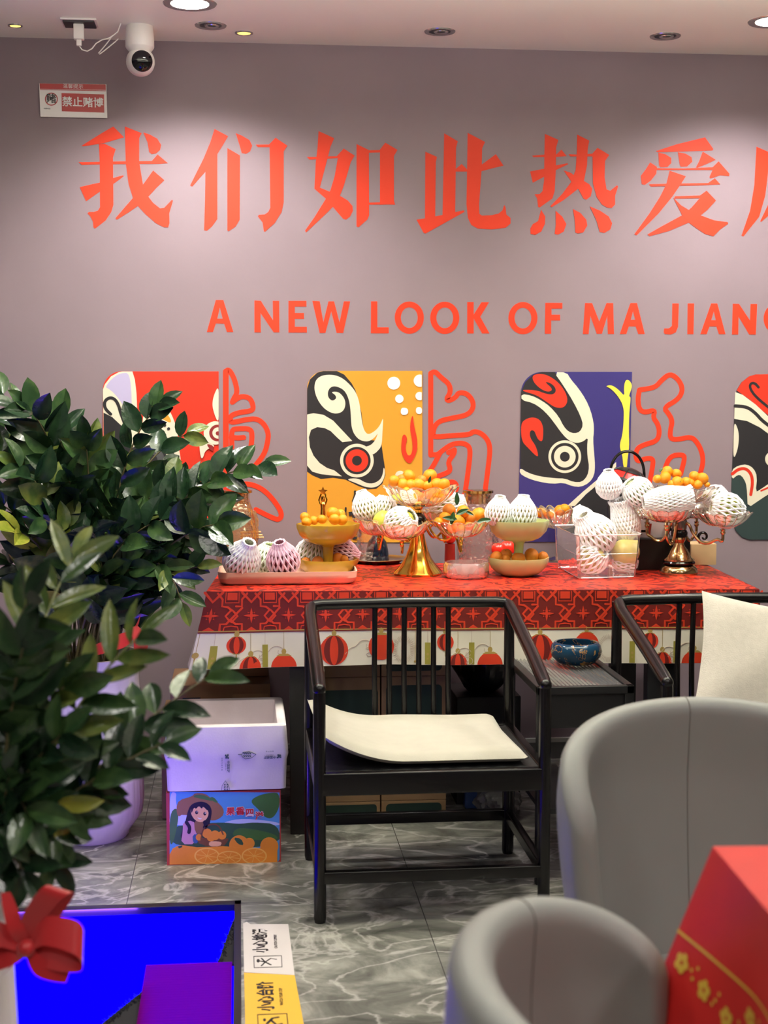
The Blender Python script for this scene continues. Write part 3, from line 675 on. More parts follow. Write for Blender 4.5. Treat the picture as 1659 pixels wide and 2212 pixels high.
def leaf_mesh(L, W, fold=.25, curl=.15):
    b = MB(); n = 8; v = []; f = []
    for i in range(n+1):
        t_ = i/n; w = W*math.sin(PI*t_**.85)**.9 if 0 < t_ < 1 else 0
        z = -curl*L*t_*t_
        for j in (-1, -.5, 0, .5, 1): v.append((j*w/2, L*t_, z+abs(j)*w*fold))
    for i in range(n):
        for j in range(4): f.append((i*5+j, i*5+j+1, (i+1)*5+j+1, (i+1)*5+j))
    b.add(v, f); return b
GLASSC = thin_glass('clear_glass', (.97, .95, .93), .03, .5); GLASSA = thin_glass('amber_hammered_glass', (.93, .78, .6), .08, .62, .9, 70, .12, (.85, .55, .25))
GLASSP = thin_glass('rose_hammered_glass', (.93, .84, .8), .08, .55, .9, 70, .06, (.85, .65, .6)); GLASSG = thin_glass('gold_tinted_glass', (.98, .93, .85), .06, .76, .15, 40, .13, (.98, .86, .6))
GLASSS = thin_glass('smoky_crystal', (.84, .8, .74), .04, .72, .15, 40, .06, (.7, .66, .6)); PLAST = thin_glass('clear_plastic', (.96, .95, .96), .08, .62, .2, 25, .08)
FROST = thin_glass('frosted_ribbed_glass', (.93, .86, .85), .12, .6, .8, 45, .3, (.92, .82, .82))
GOLD = mat('polished_gold', (232, 186, 84), .12, 1); GOLDC = mat('champagne_gold', (206, 172, 124), .16, 1); STEEL = mat('steel_grey', (150, 142, 134), .25, 1); GBLK = mat('gloss_black', (10, 9, 10), .12, spec=.6)
GEDGE = thin_glass('gold_glass_edge', (.95, .85, .6), .08, .7, 0, 1, .45, (.95, .76, .42)); SEDGE = thin_glass('smoky_glass_edge', (.8, .76, .7), .08, .75, 0, 1, .45, (.7, .64, .56))
SILV = mat('silver_plate', (190, 176, 168), .2, 1)
def petal_bowl(b, R, H, n=12, mi=0, M=None, c=(0, 0, 0)):
    prof = []
    for i in range(15):
        t_ = i/14; prof.append((R*(.16+.84*t_**.62), H*t_**1.7))
    def mod(r, z, a, i):
        t_ = i/14; q = abs(math.sin(n*a/2)); return (r*(1+.10*(q-.6)*t_), z+H*.16*(q-.7)*t_**5)
    b.lathe(prof, n*8, mi, M, c, mod, capends=False)
    rim = []
    for k in range(n*8):
        a = 2*PI*k/(n*8); r, z = mod(prof[-1][0], prof[-1][1], a, 14); rim.append((c[0]+r*math.cos(a), c[1]+r*math.sin(a), c[2]+z))
    b.tube(rim, .0019, 5, 1, M, closed=True)
    for k in range(n):
        a = 2*PI*k/n; rb = []
        for i in range(3, 15):
            r, z = mod(prof[i][0], prof[i][1], a, i); rb.append((c[0]+r*1.004*math.cos(a), c[1]+r*1.004*math.sin(a), c[2]+z))
        b.tube(rb, .0012, 4, 1, M)
def on_table(px, py):
    q = atz(px, py, TZ)
    if q.y > 5.16: q = aty(px, py, 5.16); q.z = TZ
    return q
# tray with fruit
a, c = on_table(472, 1266), on_table(774, 1263)
tl = (c-a).length; tx = (c-a).normalized(); t = thing('fruit_tray', 'long pale pink tray of netted fruit at the left end of the red cloth', 'tray', (a+c)/2+Vector((0, .105, 0)), math.atan2(tx.y, tx.x))
def rr(w, d, r, n=6):
    q = []
    for sx, sy, a0 in ((1, 1, 0), (-1, 1, PI/2), (-1, -1, PI), (1, -1, 1.5*PI)):
        for i in range(n+1): an = a0+PI/2*i/n; q.append((sx*(w/2-r)+r*math.cos(an), sy*(d/2-r)+r*math.sin(an)))
    return q
def loft(b, loops, mi=0, c0=True, c1=True):
    n = len(loops[0]); v = [p for l in loops for p in l]; f = []
    for i in range(len(loops)-1):
        for k in range(n): f.append((i*n+k, i*n+(k+1) % n, (i+1)*n+(k+1) % n, (i+1)*n+k))
    if c0: f.append(list(range(n))[::-1])
    if c1: f.append([(len(loops)-1)*n+k for k in range(n)])
    b.add(v, f, mi)
b = MB(); lp = []
for dw, z in ((-.03, .001), (-.012, .008), (-.004, .02), (-.002, .021), (0, .032), (0, .0335), (.002, .042), (-.006, .042), (-.008, .032), (-.016, .012), (-.03, .008)):
    lp.append([(x, y, z) for x, y in rr(tl+dw, .21+dw, .035)])
loft(b, lp); b.build('tray', mat('pale_pink_tray', (232, 196, 178), .4), t, smooth=40)
TY = t.location.y
wrapped(522, 1212, 37, TY-.05, (.3, -.5, .8), PALE, NETW, 'cup', 'white net wrapped fruit at the left end of the pink tray', 'wrapped_fruit', 'fruit', 'apple', 20)
wrapped(580, 1207, 32, TY+.04, (.2, -.2, 1), PALE, NETG, 'ball', 'pale green fruit in a net, second from left in the pink tray', 'wrapped_fruit', 'fruit', 'apple', 16)
wrapped(612, 1212, 33, TY-.05, (-.2, -.45, 1), APPLE, NETP, 'cup', 'dark red fruit in a pink net on the pink tray', 'wrapped_apple', 'fruit', 'apple', 14)
wrapped(670, 1196, 30, TY+.15, (.4, -.1, .8), PALE, NETW, 'ball', 'white net wrapped fruit just behind the yellow stand, left of its stem', 'wrapped_fruit', 'fruit', 'apple', 16)
wrapped(740, 1192, 26, TY+.14, (1, -.1, -.3), APPLE, NETP, 'cup', 'pinkish net wrapped fruit just behind the yellow stand, right of its stem', 'wrapped_fruit', 'fruit', 'apple', 16)
# two tier stands
def tier_stand(cpx, basepy, Z0, label, m, dims):
    p = atz(cpx, basepy, Z0); t = thing('two_tier_stand', label, 'fruit stand', p); k = mpx(p)
    (r1, h1), (hs, rs), (r2, h2) = dims
    lob = lambda r, z, a, i: (r*(1+.025*math.cos(8*a)*(i > 1)), z)
    def bowl(R, H, z0):
        b = MB(); pr = [(R*.42, 0), (R*.5, .001), (R*.72, H*.16), (R*.9, H*.45), (R*.99, H*.8), (R, H), (R*.965, H), (R*.95, H*.8), (R*.86, H*.45), (R*.68, H*.2), (R*.4, .006), (.0005, .006)]
        b.lathe(pr, 64, 0, None, (0, 0, z0), lob); return b
    bowl(r1*k, h1*k, 0).build('lower_bowl', m, t, smooth=50)
    z = h1*k*.1; b = MB(); b.lathe([(rs*k, z), (rs*k*.95, z+hs*k*.5), (rs*k*1.1, z+hs*k*.9), (rs*k*1.6, z+hs*k)], 16); b.build('stem', m, t)
    bowl(r2*k, h2*k, z+hs*k).build('upper_bowl', m, t, smooth=50)
    return t
ty = tier_stand(709, 1242, TZ+.009, 'mustard yellow two tier bowl stand standing in the pink tray', mat('mustard_glaze', (190, 152, 46), .25, coat=.3, var=.06), ((65, 36), (64, 11), (67, 44)))
tg = tier_stand(1120, 1243, TZ, 'pale green two tier bowl stand near the middle of the red cloth', mat('celadon_glaze', (190, 200, 140), .25, coat=.3, var=.05), ((65, 40), (72, 10), (65, 44)))
oranges([(955,425,45),(1040,455,40),(1115,445,42),(1220,390,58),(1290,395,45),(1235,445,50),(1305,448,50),(970,470,45)], 440, 1020, 380/1659, ty.location.y, 'small orange in the upper bowl of the yellow stand', 'oranges in the upper yellow bowl')
oranges([(965,845,42),(1075,840,50),(1265,815,52),(1325,825,42)], 440, 1020, 380/1659, ty.location.y, 'dull orange fruit in the lower bowl of the yellow stand', 'fruit in the lower yellow bowl', ORG2)
oranges([(225,975,55),(320,950,52),(315,995,45),(435,990,60),(560,960,65),(670,975,50)], 1020, 980, 380/1659, tg.location.y, 'small orange in the lower bowl of the green stand', 'oranges in the lower green bowl', ORG2)
wrapped(1077, 1110, 27, tg.location.y-.02, (.05, -.2, 1), YPEAR, NETW, 'cup', 'white net wrapped pear at left in the upper green bowl', ns=18)
wrapped(1128, 1112, 29, tg.location.y-.02, (.05, -.1, 1), YPEAR, NETW, 'cup', 'white net wrapped pear at right in the upper green bowl', ns=18)
# gold epergnes
def scroll_arm(b, p0, p1, drop, r, mi=0):
    p0, p1 = Vector(p0), Vector(p1); d = p1-p0; d.z = 0
    pts = [p0, p0+d*.1+Vector((0, 0, -.01)), p0+d*.2+Vector((0, 0, -drop*.55)), p0+d*.4+Vector((0, 0, -drop*.95)), p0+d*.62+Vector((0, 0, -drop)), p0+d*.85+Vector((0, 0, -drop*.8)), Vector((p1.x-d.x*.02, p1.y-d.y*.02, p1.z-.05)), Vector((p1.x, p1.y, p1.z-.028)), p1]
    q = []
    for i in range(len(pts)-1):
        for j in range(4):
            a = j/4; P0 = pts[max(i-1, 0)]; P1 = pts[i]; P2 = pts[i+1]; P3 = pts[min(i+2, len(pts)-1)]
            q.append(.5*((2*P1)+(P2-P0)*a+(2*P0-5*P1+4*P2-P3)*a*a+(3*P1-P0-3*P2+P3)*a**3))
    q.append(pts[-1]); b.tube(q, r, 8, mi)
    b.lathe([(r, 0), (r*1.8, .006), (r*1.3, .012), (r*1.9, .018)], 10, mi, None, p1+Vector((0, 0, -.028)))
p = on_table(903, 1240); k = mpx(p); LOC = p
ep = thing('gold_fruit_epergne', 'shiny gold fruit epergne with flared base, in the middle of the red cloth', 'fruit stand', p)
def epz(py, Y=None): return aty(903, py, p.y).z-p.z
b = MB()
sq = lambda r, z, a, i: (r*(1+.10*max(0, math.cos(4*(a-.4)))*(1 if r > .03 else 0)), z)
b.lathe([(52*k*.5, 0)]+[(r*k, z*k) for r, z in ((51, 0), (52, 4), (49, 8), (38, 20), (28, 36), (21, 54), (16, 74), (13, 88), (17, 92), (17, 97), (12, 100))], 48, 0, None, mod=sq); b.build('base', GOLD, ep)
zc = 98*k
b = MB(); b.lathe([(11*k, zc), (16*k, zc+3*k), (18*k, zc+10*k), (18*k, zc+22*k), (15*k, zc+28*k), (8*k, zc+34*k)], 24); b.build('collar', GBLK, ep)
b = MB(); b.lathe([(r*k, z*k) for r, z in ((6, 130), (9, 134), (7, 139), (13, 146), (16, 158), (13, 168), (9, 172), (15, 178), (14, 184), (8, 187))], 24); b.build('knob', GOLD, ep)
CAT = {}
def ebowl(par, cpx, rim_py, bot_py, Rpx, Y, m, name='glass_bowl', n=12):
    c = aty(cpx, bot_py, Y); R = Rpx*mpx(c); H = max(.03, (bot_py-rim_py)*mpx(c)*.9)
    b = MB(); petal_bowl(b, R, H, n, 0, None, c); b.build(name, [m, GEDGE if m is GLASSG else SEDGE], par, world=True, smooth=60); return c
yc = p.y
ebowl(ep, 908, 1046, 1094, 80, yc, GLASSG)
BW = [(868, 1126, 1163, 60, yc-.085), (818, 1118, 1156, 55, yc+.06), (996, 1122, 1160, 60, yc-.075), (962, 1100, 1140, 52, yc+.09)]
for cpx, ry, by, R, Y in BW:
    c = ebowl(ep, cpx, ry, by, R, Y, GLASSG)
    b = MB(); o_ = p+Vector((0, 0, zc+18*k)); dd = (c-o_); dd.z = 0; dd.normalize()
    scroll_arm(b, o_+dd*.022, c, .062, .0042); 
    s0 = o_+dd*.045+Vector((0, 0, -.012)); sp = [s0+dd*(.016*(1-i/16)*math.cos(i*.7))+Vector((0, 0, .016*(1-i/16)*math.sin(i*.7))) for i in range(15)]
    b.tube(sp, .0022, 6); b.build('arm', GOLD, ep, world=True)
oranges([(485,258,50),(625,215,60),(560,245,48),(570,292,55),(645,292,50),(720,292,60),(825,205,60),(745,250,45),(890,292,58),(955,290,55),(800,305,45),(830,375,56),(910,370,45),(600,362,48),(690,385,50),(735,405,40)], 740, 980, 380/1659, yc, 'small orange heaped in the top bowl of the gold epergne with flared base', 'oranges on top of the gold epergne')
oranges([(965,605,58),(1090,632,62),(1200,602,58),(1285,572,64),(1140,545,58),(1005,535,58),(905,645,42),(1190,682,42),(1035,705,50),(1115,712,42)], 740, 980, 380/1659, yc-.075, 'leafy small orange in the right hand bowl of the gold epergne', 'oranges in the right gold bowl')
for i, (px, py, tx_, ty_, s) in enumerate(((988, 1122, 960, 1118, 1), (985, 1112, 1010, 1100, 1), (980, 1105, 975, 1132, 1), (1005, 1105, 1022, 1112, .8), (1030, 1128, 1060, 1122, 1), (1003, 1137, 1022, 1133, .8), (926, 1044, 930, 1030, .7), (987, 1092, 987, 1066, 1))):
    A_, B2 = aty(px, py, yc-.12), aty(tx_, ty_, yc-.125); L = (B2-A_).length
    o_ = leaf_mesh(L*1.15, L*.42, .2, .1).build('citrus_leaf', LEAFM); o_.location = A_
    y_ = (B2-A_).normalized(); z_ = Vector((0, -1, .5)); x_ = y_.cross(z_).normalized(); z_ = x_.cross(y_)
    o_.rotation_euler = Matrix((x_, y_, z_)).transposed().to_euler()
    tag(o_, 'dark green leaf among the oranges on the gold epergne with flared base', 'leaf', 'citrus leaves on the gold epergne')
wrapped(791, 1098, 27, yc+.05, (-.3, -.1, 1), PEAR, NETW, 'cup', 'white net wrapped pear at the far left of the gold epergne', ns=17)
wrapped(829, 1098, 26, yc+.08, (.15, .1, 1), PEAR, NETW, 'ball', 'white net wrapped pear second from left on the gold epergne', ns=17)
wrapped(866, 1130, 33, yc-.09, (.7, -.5, .6), PEAR, NETW, 'ball', 'white net wrapped pear lying in the front left bowl of the gold epergne', ns=18)
wrapped(960, 1096, 32, yc+.09, (1, -.2, .35), PEAR, NETW, 'cup', 'white net wrapped pear in the back bowl behind the gold epergne', ns=18)
q = aty(827, 1124, yc+.0); t = thing('pear', 'bare yellow green pear between netted pears on the gold epergne', 'fruit', q); t.rotation_euler = axis_rot((-1, 0, -.05))
fruit_mesh(22*mpx(q), 'pear').build('fruit', PEAR, t); R = 22*mpx(q); b = MB(); b.tube([(0, 0, R*.95), (R*.05, 0, R*1.3), (R*.15, 0, R*1.9)], .0016, 6); b.build('stem', TWIG, t)
p = on_table(1466, 1240); k = mpx(p)
e2 = thing('brass_fruit_epergne', 'champagne gold fruit epergne with round stepped base, right end of the red cloth', 'fruit stand', p)
b = MB(); b.lathe([(r*k, z*k) for r, z in ((40, 0), (41, 6), (38, 14), (32, 20), (28, 22))], 40); b.build('base', GOLDC, e2)
b = MB(); b.lathe([(r*k, z*k) for r, z in ((27, 22), (34, 23), (35, 26), (33, 29), (25, 30))], 40); b.build('black_ring', GBLK, e2)
b = MB(); b.lathe([(r*k, z*k) for r, z in ((33, 30), (33, 33), (26, 38), (22, 46), (20, 50), (13, 60), (10, 68), (15, 76), (14, 80), (9, 81))], 40); b.build('column', GOLDC, e2)
b = MB(); b.lathe([(r*k, z*k) for r, z in ((8, 81), (17, 82), (18, 90), (15, 96), (10, 97))], 30); b.build('black_collar', GBLK, e2)
b = MB(); b.lathe([(r*k, z*k) for r, z in ((15, 97), (16, 100), (16, 118), (22, 121), (22, 124), (16, 130), (11, 142), (7, 150), (10, 152))], 30); b.build('steel_collar', STEEL, e2)
yc2 = p.y
b = MB(); b.lathe([(7*k, 150*k), (9*k, 158*k), (6*k, 164*k), (12*k, 168*k)], 20); b.build('knob', GOLDC, e2)
ebowl(e2, 1474, 1050, 1086, 74, yc2, GLASSS, n=14)
for cpx, ry, by, R, Y in ((1440, 1096, 1128, 58, yc2-.09), (1562, 1104, 1137, 60, yc2-.07), (1398, 1090, 1122, 44, yc2+.07), (1505, 1090, 1120, 50, yc2+.09)):
    c = ebowl(e2, cpx, ry, by, R, Y, GLASSS, n=14)
    b = MB(); o_ = p+Vector((0, 0, 112*k)); dd = (c-o_); dd.z = 0; dd.normalize(); scroll_arm(b, o_+dd*.022, c, .066, .0052); b.build('arm', GOLDC, e2, world=True)
oranges([(490,365,45),(570,352,60),(590,292,60),(690,312,52),(700,400,58),(790,398,50),(835,402,50),(882,338,55),(965,362,60),(915,422,50),(1015,425,30),(640,422,40),(700,470,40),(835,500,38)], 1320, 960, 339/1659, yc2, 'bright small orange heaped in the top bowl of the brass epergne', 'oranges on top of the brass epergne', ORG)
A_ = aty(1425, 1020, yc2-.03); o_ = leaf_mesh(.018, .012).build('citrus_leaf', LEAFM); o_.location = A_; o_.rotation_euler = (1.0, .3, -.9); tag(o_, 'small round leaf on the oranges of the brass epergne', 'leaf')
wrapped(1378, 1064, 31, yc2+.05, (-.6, -.1, .7), PALE, NETW, 'ball', 'white net wrapped pear in the left bowl of the brass epergne', ns=18)
wrapped(1440, 1082, 31, yc2-.09, (1, -.1, .12), PEAR, NETW, 'sleeve', 'long white net sleeve lying across the front bowl of the brass epergne', 'wrapped_pear', ns=22)
wrapped(1545, 1076, 26, yc2+.08, (.7, 0, .6), PALE, NETW, 'ball', 'white net wrapped pear in the back right bowl of the brass epergne', ns=18)
wrapped(1570, 1103, 35, yc2-.07, (.9, -.1, -.2), PEAR, NETW, 'ball', 'white net wrapped pear in the right bowl of the brass epergne', ns=16)
# glass jugs, bowls and the rest
def jug(cpx, basepy, prof, label, gm, handle=None, lidr=32):
    p = on_table(cpx, basepy); k = mpx(p); t = thing('glass_jug', label, 'jug', p)
    b = MB(); b.lathe([(r*k, z*k) for r, z in prof], 48, 0, None, capends=False); b.build('body', gm, t, smooth=60)
    zt = prof[-1][1]*k; r = prof[-1][0]*k
    b = MB(); b.lathe([(.0005, zt-26*k), (r*.92, zt-26*k), (r*.93, zt-4*k), (lidr*k, zt-3*k), (lidr*k, zt+2*k), (lidr*k*.9, zt+3*k), (.0005, zt+3*k)], 40); b.build('lid', mat('gold_lid', (196, 160, 92), .15, 1), t)
    if handle:
        b = MB(); b.tube([(handle[i][0]*k, -.004, handle[i][1]*k) for i in range(len(handle))], 5*k, 10); b.build('handle', GLASSA if gm is GLASSA else GLASSP, t)
    return t
jug(514, 1222, [(46, 0), (47, 3), (46, 24), (40, 82), (32, 124), (28, 134), (26, 144), (26, 161)], 'amber hammered glass jug with gold lid and handle beside the plant', GLASSA, [(24, 118), (36, 116), (40, 100), (40, 60), (36, 48), (32, 46)])
p = aty(540, 1200, 5.2); p.z = TZ
b = MB(); k = mpx(p)
for dz, dx in ((64, 0), (57, 3), (52, 6)): b.tube([p+Vector((-20*k, .02, dz*k)), p+Vector((24*k+dx*k, .0, (dz+2)*k))], 2.2*k, 6)
b.tube([p+Vector((-16*k, .02, 0)), p+Vector((-16*k, .02, 66*k))], 3*k, 8)
tag(b.build('incense_sticks', mat('pale_gold_wood', (232, 204, 140), .4)), 'pale sticks poking out at the right of the amber jug', 'sticks')
jug(1032, 1216, [(44, 0), (46, 3), (46, 30), (42, 82), (33, 120), (29, 128), (29, 134), (30, 155)], 'rose hammered glass jug with broad gold lid behind the orange bowl', GLASSP, [(26, 118), (44, 112), (52, 92), (52, 55), (44, 42), (40, 40)], 33)
p = on_table(1007, 1247); k = mpx(p); b = MB()
b.lathe([(.0005, 0), (44*k, 0), (49*k, 6*k), (49*k, 28*k), (46*k, 34*k), (40*k, 34*k), (40*k, 12*k), (.0005, 10*k)], 48, mod=lambda r, z, a, i: (r*(1+.012*math.sin(40*a)), z)); o_ = b.build('glass_ashtray', FROST, smooth=60); o_.location = p
tag(o_, 'short round frosted glass bowl in front of the rose jug', 'bowl')
p = on_table(815, 1203); k = mpx(p); b = MB(); b.lathe([(.0005, 0), (50*k, 0), (66*k, 9*k), (64*k, 10*k), (48*k, 3*k), (.0005, 2*k)], 40)
o_ = b.build('silver_plate', SILV, smooth=50); o_.location = p
tag(o_, 'silver plate under the dark blue decanter behind the gold epergne', 'plate')
t = thing('decanter', 'dark blue decanter standing on the silver plate', 'bottle', p+Vector((0, 0, 2.4*k)))
b = MB(); b.lathe([(r*k, z*k) for r, z in ((25, 0), (26, 3), (24, 22), (20, 42), (14, 50), (10, 56), (10, 66))], 30); b.build('body', mat('navy_glass', (12, 26, 40), .1, spec=.7), t)
b = MB(); b.lathe([(r*k, z*k) for r, z in ((11, 66), (12, 68), (12, 76), (.01, 80))], 20); b.build('stopper', GBLK, t)
p = on_table(795, 1196); k = mpx(p); b = MB(); b.lathe([(r*k, z*k) for r, z in ((22, 0), (23, 2), (24, 60), (26, 70))], 40, capends=False)
o_ = b.build('glass_tumbler', GLASSP, smooth=60); o_.location = p
tag(o_, 'hammered glass tumbler at the left of the dark blue decanter', 'glass')
for px, py, r, lab in ((1077, 1186, 16, 'red tomato left of the green stand stem, nearer the rose jug'), (1097, 1183, 18, 'red tomato right behind the stem of the green stand'), (972, 1163, 13, 'red tomato under the right bowl of the gold epergne')):
    c = aty(px, py, 5.02); R = r*mpx(c); t = thing('tomato', lab, 'tomato', c)
    fruit_mesh(R, 'apple').build('fruit', mat('tomato_red', (222, 44, 28), .25, coat=.3), t); q = MB()
    for i in range(5):
        a = 2*PI*i/5; q.tube([(0, 0, R*.75), (R*.4*math.cos(a), R*.4*math.sin(a), R*.8), (R*.65*math.cos(a), R*.65*math.sin(a), R*.66)], [R*.1, R*.08, R*.02], 5)
    q.build('calyx', LEAFM, t)
    if py < 1170:
        q = MB(); q.lathe([(.02, 0), (.018, c.z-R*.86-TZ)], 16); o_ = q.build('small_cup', mat('small_cup_red', (150, 40, 34), .3)); o_.location = (c.x, c.y, TZ); tag(o_, 'small red cup carrying a tomato behind the gold epergne', 'cup')
    else:
        q = MB(); q.lathe([(.022, 0), (.03, (c.z-R*.86-TZ))], 16); o_ = q.build('small_dish', GLASSC); o_.location = (c.x, c.y, TZ)
        tag(o_, 'small clear dish under a red tomato by the green stand' if px < 1085 else 'small clear dish under the tomato nearest the green stem', 'dish')
p = on_table(1208, 1200); k = mpx(p); t = thing('crystal_bowl_stand', 'footed crystal bowl with a few oranges behind the green stand', 'bowl', p)
b = MB(); b.lathe([(r*k, z*k) for r, z in ((34, 0), (34, 3), (10, 8), (7, 40), (8, 66), (14, 70))], 30); b.build('foot', GLASSS, t)
b = MB(); petal_bowl(b, 55*k, 44*k, 16, 0, None, (0, 0, 68*k)); b.build('bowl', [GLASSG, GEDGE], t, smooth=60)
oranges([(650,560,48),(730,580,38),(830,535,52),(870,522,48)], 1020, 980, 380/1659, p.y, 'small orange in the footed crystal bowl behind the green stand', 'oranges in the crystal bowl', ORG)
# figurine
p = aty(698, 1192, 5.1); p.z = TZ; k = mpx(p)*1.22; t = thing('gold_figurine', 'tiny gold trophy figure holding a star, behind the yellow stand', 'figurine', p)
b = MB(); b.box((-10*k, -8*k, 0), (10*k, 8*k, 78*k), bev=.002); b.build('plinth', mat('red_plinth', (200, 70, 30), .35), t)
b = MB(); b.lathe([(r*k, z*k) for r, z in ((6, 78), (3, 82), (5, 90), (4, 100), (5, 108), (2.5, 112), (4, 116), (3, 121), (.01, 123))], 14)
b.tube([(4*k, 0, 107*k), (7*k, 0, 115*k), (4*k, 0, 126*k)], 1.6*k, 6); b.tube([(-4*k, 0, 107*k), (-7*k, 0, 115*k), (-3*k, 0, 126*k)], 1.6*k, 6); b.build('figure', GOLD, t)
b = MB(); st = [((9 if i % 2 == 0 else 4)*k*math.sin(PI*i/5), 130*k+(9 if i % 2 == 0 else 4)*k*math.cos(PI*i/5)) for i in range(10)]
b.poly(st, ((0, 0, 0), (1, 0, 0), (0, 0, 1), (0, -1, 0)), -.002, .002); b.build('star', GOLD, t, smooth=0)
# clamshell box
A_, B2, C2 = on_table(1247, 1254), on_table(1380, 1250), on_table(1199, 1226); D2 = B2+C2-A_; h = .148
t = thing('clear_plastic_box', 'clear plastic box full of netted fruit right of the green stand', 'box', (A_+B2+C2+D2)/4)
b = MB(); cs = [A_, B2, D2, C2]; ctr = (A_+B2+C2+D2)/4
lp = []
for sc, z in ((.9, .001), (.93, .006), (1, h*.55), (1.0, h*.57), (1.03, h-.004), (1.08, h-.003), (1.08, h), (1.02, h)):
    l = []
    for i in range(4):
        P0, P1 = cs[i], cs[(i+1) % 4]
        for j in range(10):
            f_ = .04+.92*j/9; q = P0.lerp(P1, f_); w = 1+(.012 if (j % 2 and i in (1, 3) and .01 < z < h*.9) else 0); q = ctr+(q-ctr)*sc*w; l.append((q.x, q.y, TZ+z))
    lp.append(l)
loft(b, lp, 0, True, False)
for i in range(4):
    b.tube([lp[j][i*10] for j in range(6)], .0012, 5, 1)
b.tube([q for q in lp[6]], .0022, 6, 1, closed=True); b.tube([q for q in lp[3]], .0009, 5, 1, closed=True); b.tube([q for q in lp[1]], .0012, 5, 1, closed=True)
b.build('tub', [PLAST, thin_glass('plastic_edge', (.85, .85, .88), .1, .8, 0, 1, .25)], t, world=True, smooth=25)
bc = ctr.y
wrapped(1277, 1216, 33, bc-.05, (.5, -.6, .5), YPEAR, NETW, 'ball', 'net wrapped pear at the bottom left inside the clear box', ns=13)
wrapped(1288, 1158, 40, bc-.03, (-.55, -.2, .8), YPEAR, NETW, 'cup', 'big net wrapped pear resting on top at the left of the clear box', ns=18)
wrapped(1352, 1130, 30, bc+.02, (-.25, -.1, 1), YPEAR, NETW, 'sleeve', 'tall white net sleeve standing up out of the clear box', ns=22)
wrapped(1316, 1052, 26, bc+.01, (-.12, -.25, 1), YPEAR, NETW, 'cup', 'topmost bunched white net above the clear box', 'foam_net_sleeve', 'foam net', ns=22, inner=False)
wrapped(1262, 1122, 22, bc+.05, (-.4, .2, .7), YPEAR, NETW, 'cup', 'small bunched white net behind the big pear of the clear box', 'foam_net_sleeve', 'foam net', ns=18, inner=False)
q = aty(1351, 1192, bc-.02); t = thing('yellow_pear', 'bare yellow pear inside the clear box at right', 'fruit', q); fruit_mesh(31*mpx(q), 'apple').build('fruit', YPEAR, t)
wrapped(1345, 1235, 22, bc-.01, (1, -.5, -.2), PALE, NETW, 'cup', 'torn white net with a dark stem end at the bottom right of the clear box', ns=14)
# black gift box, red topped carrier, white box, scrolls, wooden box
c0, c1 = on_table(1384, 1234), on_table(1492, 1231); hz = 68*mpx(c0)
b = MB(); b.box((c0.x, c0.y+.03, TZ), (c1.x, c0.y+.16, TZ+hz), bev=.003); tag(b.build('gift_box', mat('matt_black_card', (14, 13, 14), .5)), 'black gift box behind the brass epergne', 'box')
BT = TZ+hz; by = c0.y+.095
q0, q1 = aty(1366, 1160, by), aty(1440, 1160, by); b = MB(); b.box((q0.x+.012, by-.03, BT), (q1.x, by+.03, BT+40*mpx(q0)), 0, bev=.002); 
b.poly([(q0.x+.018, BT+.02), (q0.x+.04, BT+.02), (q0.x+.04, BT+.028), (q0.x+.018, BT+.028)], ((0, by-.03, 0), (1, 0, 0), (0, 0, 1), (0, -1, 0)), 0, .0006, 1)
b.poly([(q0.x+.045, BT+.012), (q0.x+.055, BT+.012), (q0.x+.06, BT+.05), (q0.x+.05, BT+.05)], ((0, by-.03, 0), (1, 0, 0), (0, 0, 1), (0, -1, 0)), 0, .0006, 2)
tag(b.build('white_box', [mat('white_card', (214, 206, 208), .5), GBLK, mat('red_print', (170, 50, 40), .5)]), 'small white printed box on the black gift box', 'box')
c = aty(1354, 1080, 5.08); k = mpx(c); zb = TZ
t = thing('lidded_carrier', 'black carrier with red domed lid and hoop handle behind the netted pears', 'carrier', (c.x, c.y, TZ)); hh = aty(1354, 1045, 5.08).z-TZ
b = MB(); b.lathe([(34*k, 0), (38*k, .004), (42*k, hh*.5), (44*k, hh)], 36); b.build('body', mat('black_plastic', (26, 26, 28), .35), t)
b = MB(); M_ = Matrix.Translation((0, 0, hh)) @ Matrix.Rotation(.32, 4, 'Y')
b.lathe([(46*k, -.006), (47*k, 0), (44*k, 8*k), (36*k, 20*k), (24*k, 29*k), (20*k, 30*k)], 36, 0, M_, capends=False)
b.lathe([(34*k, 23.5*k), (26*k, 30*k), (12*k, 34*k), (.01, 35*k)], 36, 1, M_); b.lathe([(47.5*k, -.004), (48.5*k, 4*k), (46*k, 9*k), (44.5*k, 8*k)], 36, 1, M_)
for i in range(6):
    a = 2*PI*i/6; b.tube([M_ @ Vector((r*k*math.cos(a), r*k*math.sin(a), z*k)) for r, z in ((47, 1), (45, 9), (37, 21), (25, 30))], 1.6*k, 6, 1)
b.build('lid', [mat('lid_red', (196, 40, 34), .35), mat('black_plastic', 0)], t)
b = MB(); hz0 = hh+8*k
b.tube([(38*k*math.cos(a), 0, hz0+62*k*max(0, math.sin(a))**.75) for a in [PI*i/24 for i in range(25)]], 3.2*k, 8); b.build('handle', GBLK, t)
t = thing('iron_scroll_stand', 'black iron stand with two curled scrolls behind the brass epergne', 'stand', (aty(1482, 1200, 5.0).x, 4.97, TZ))
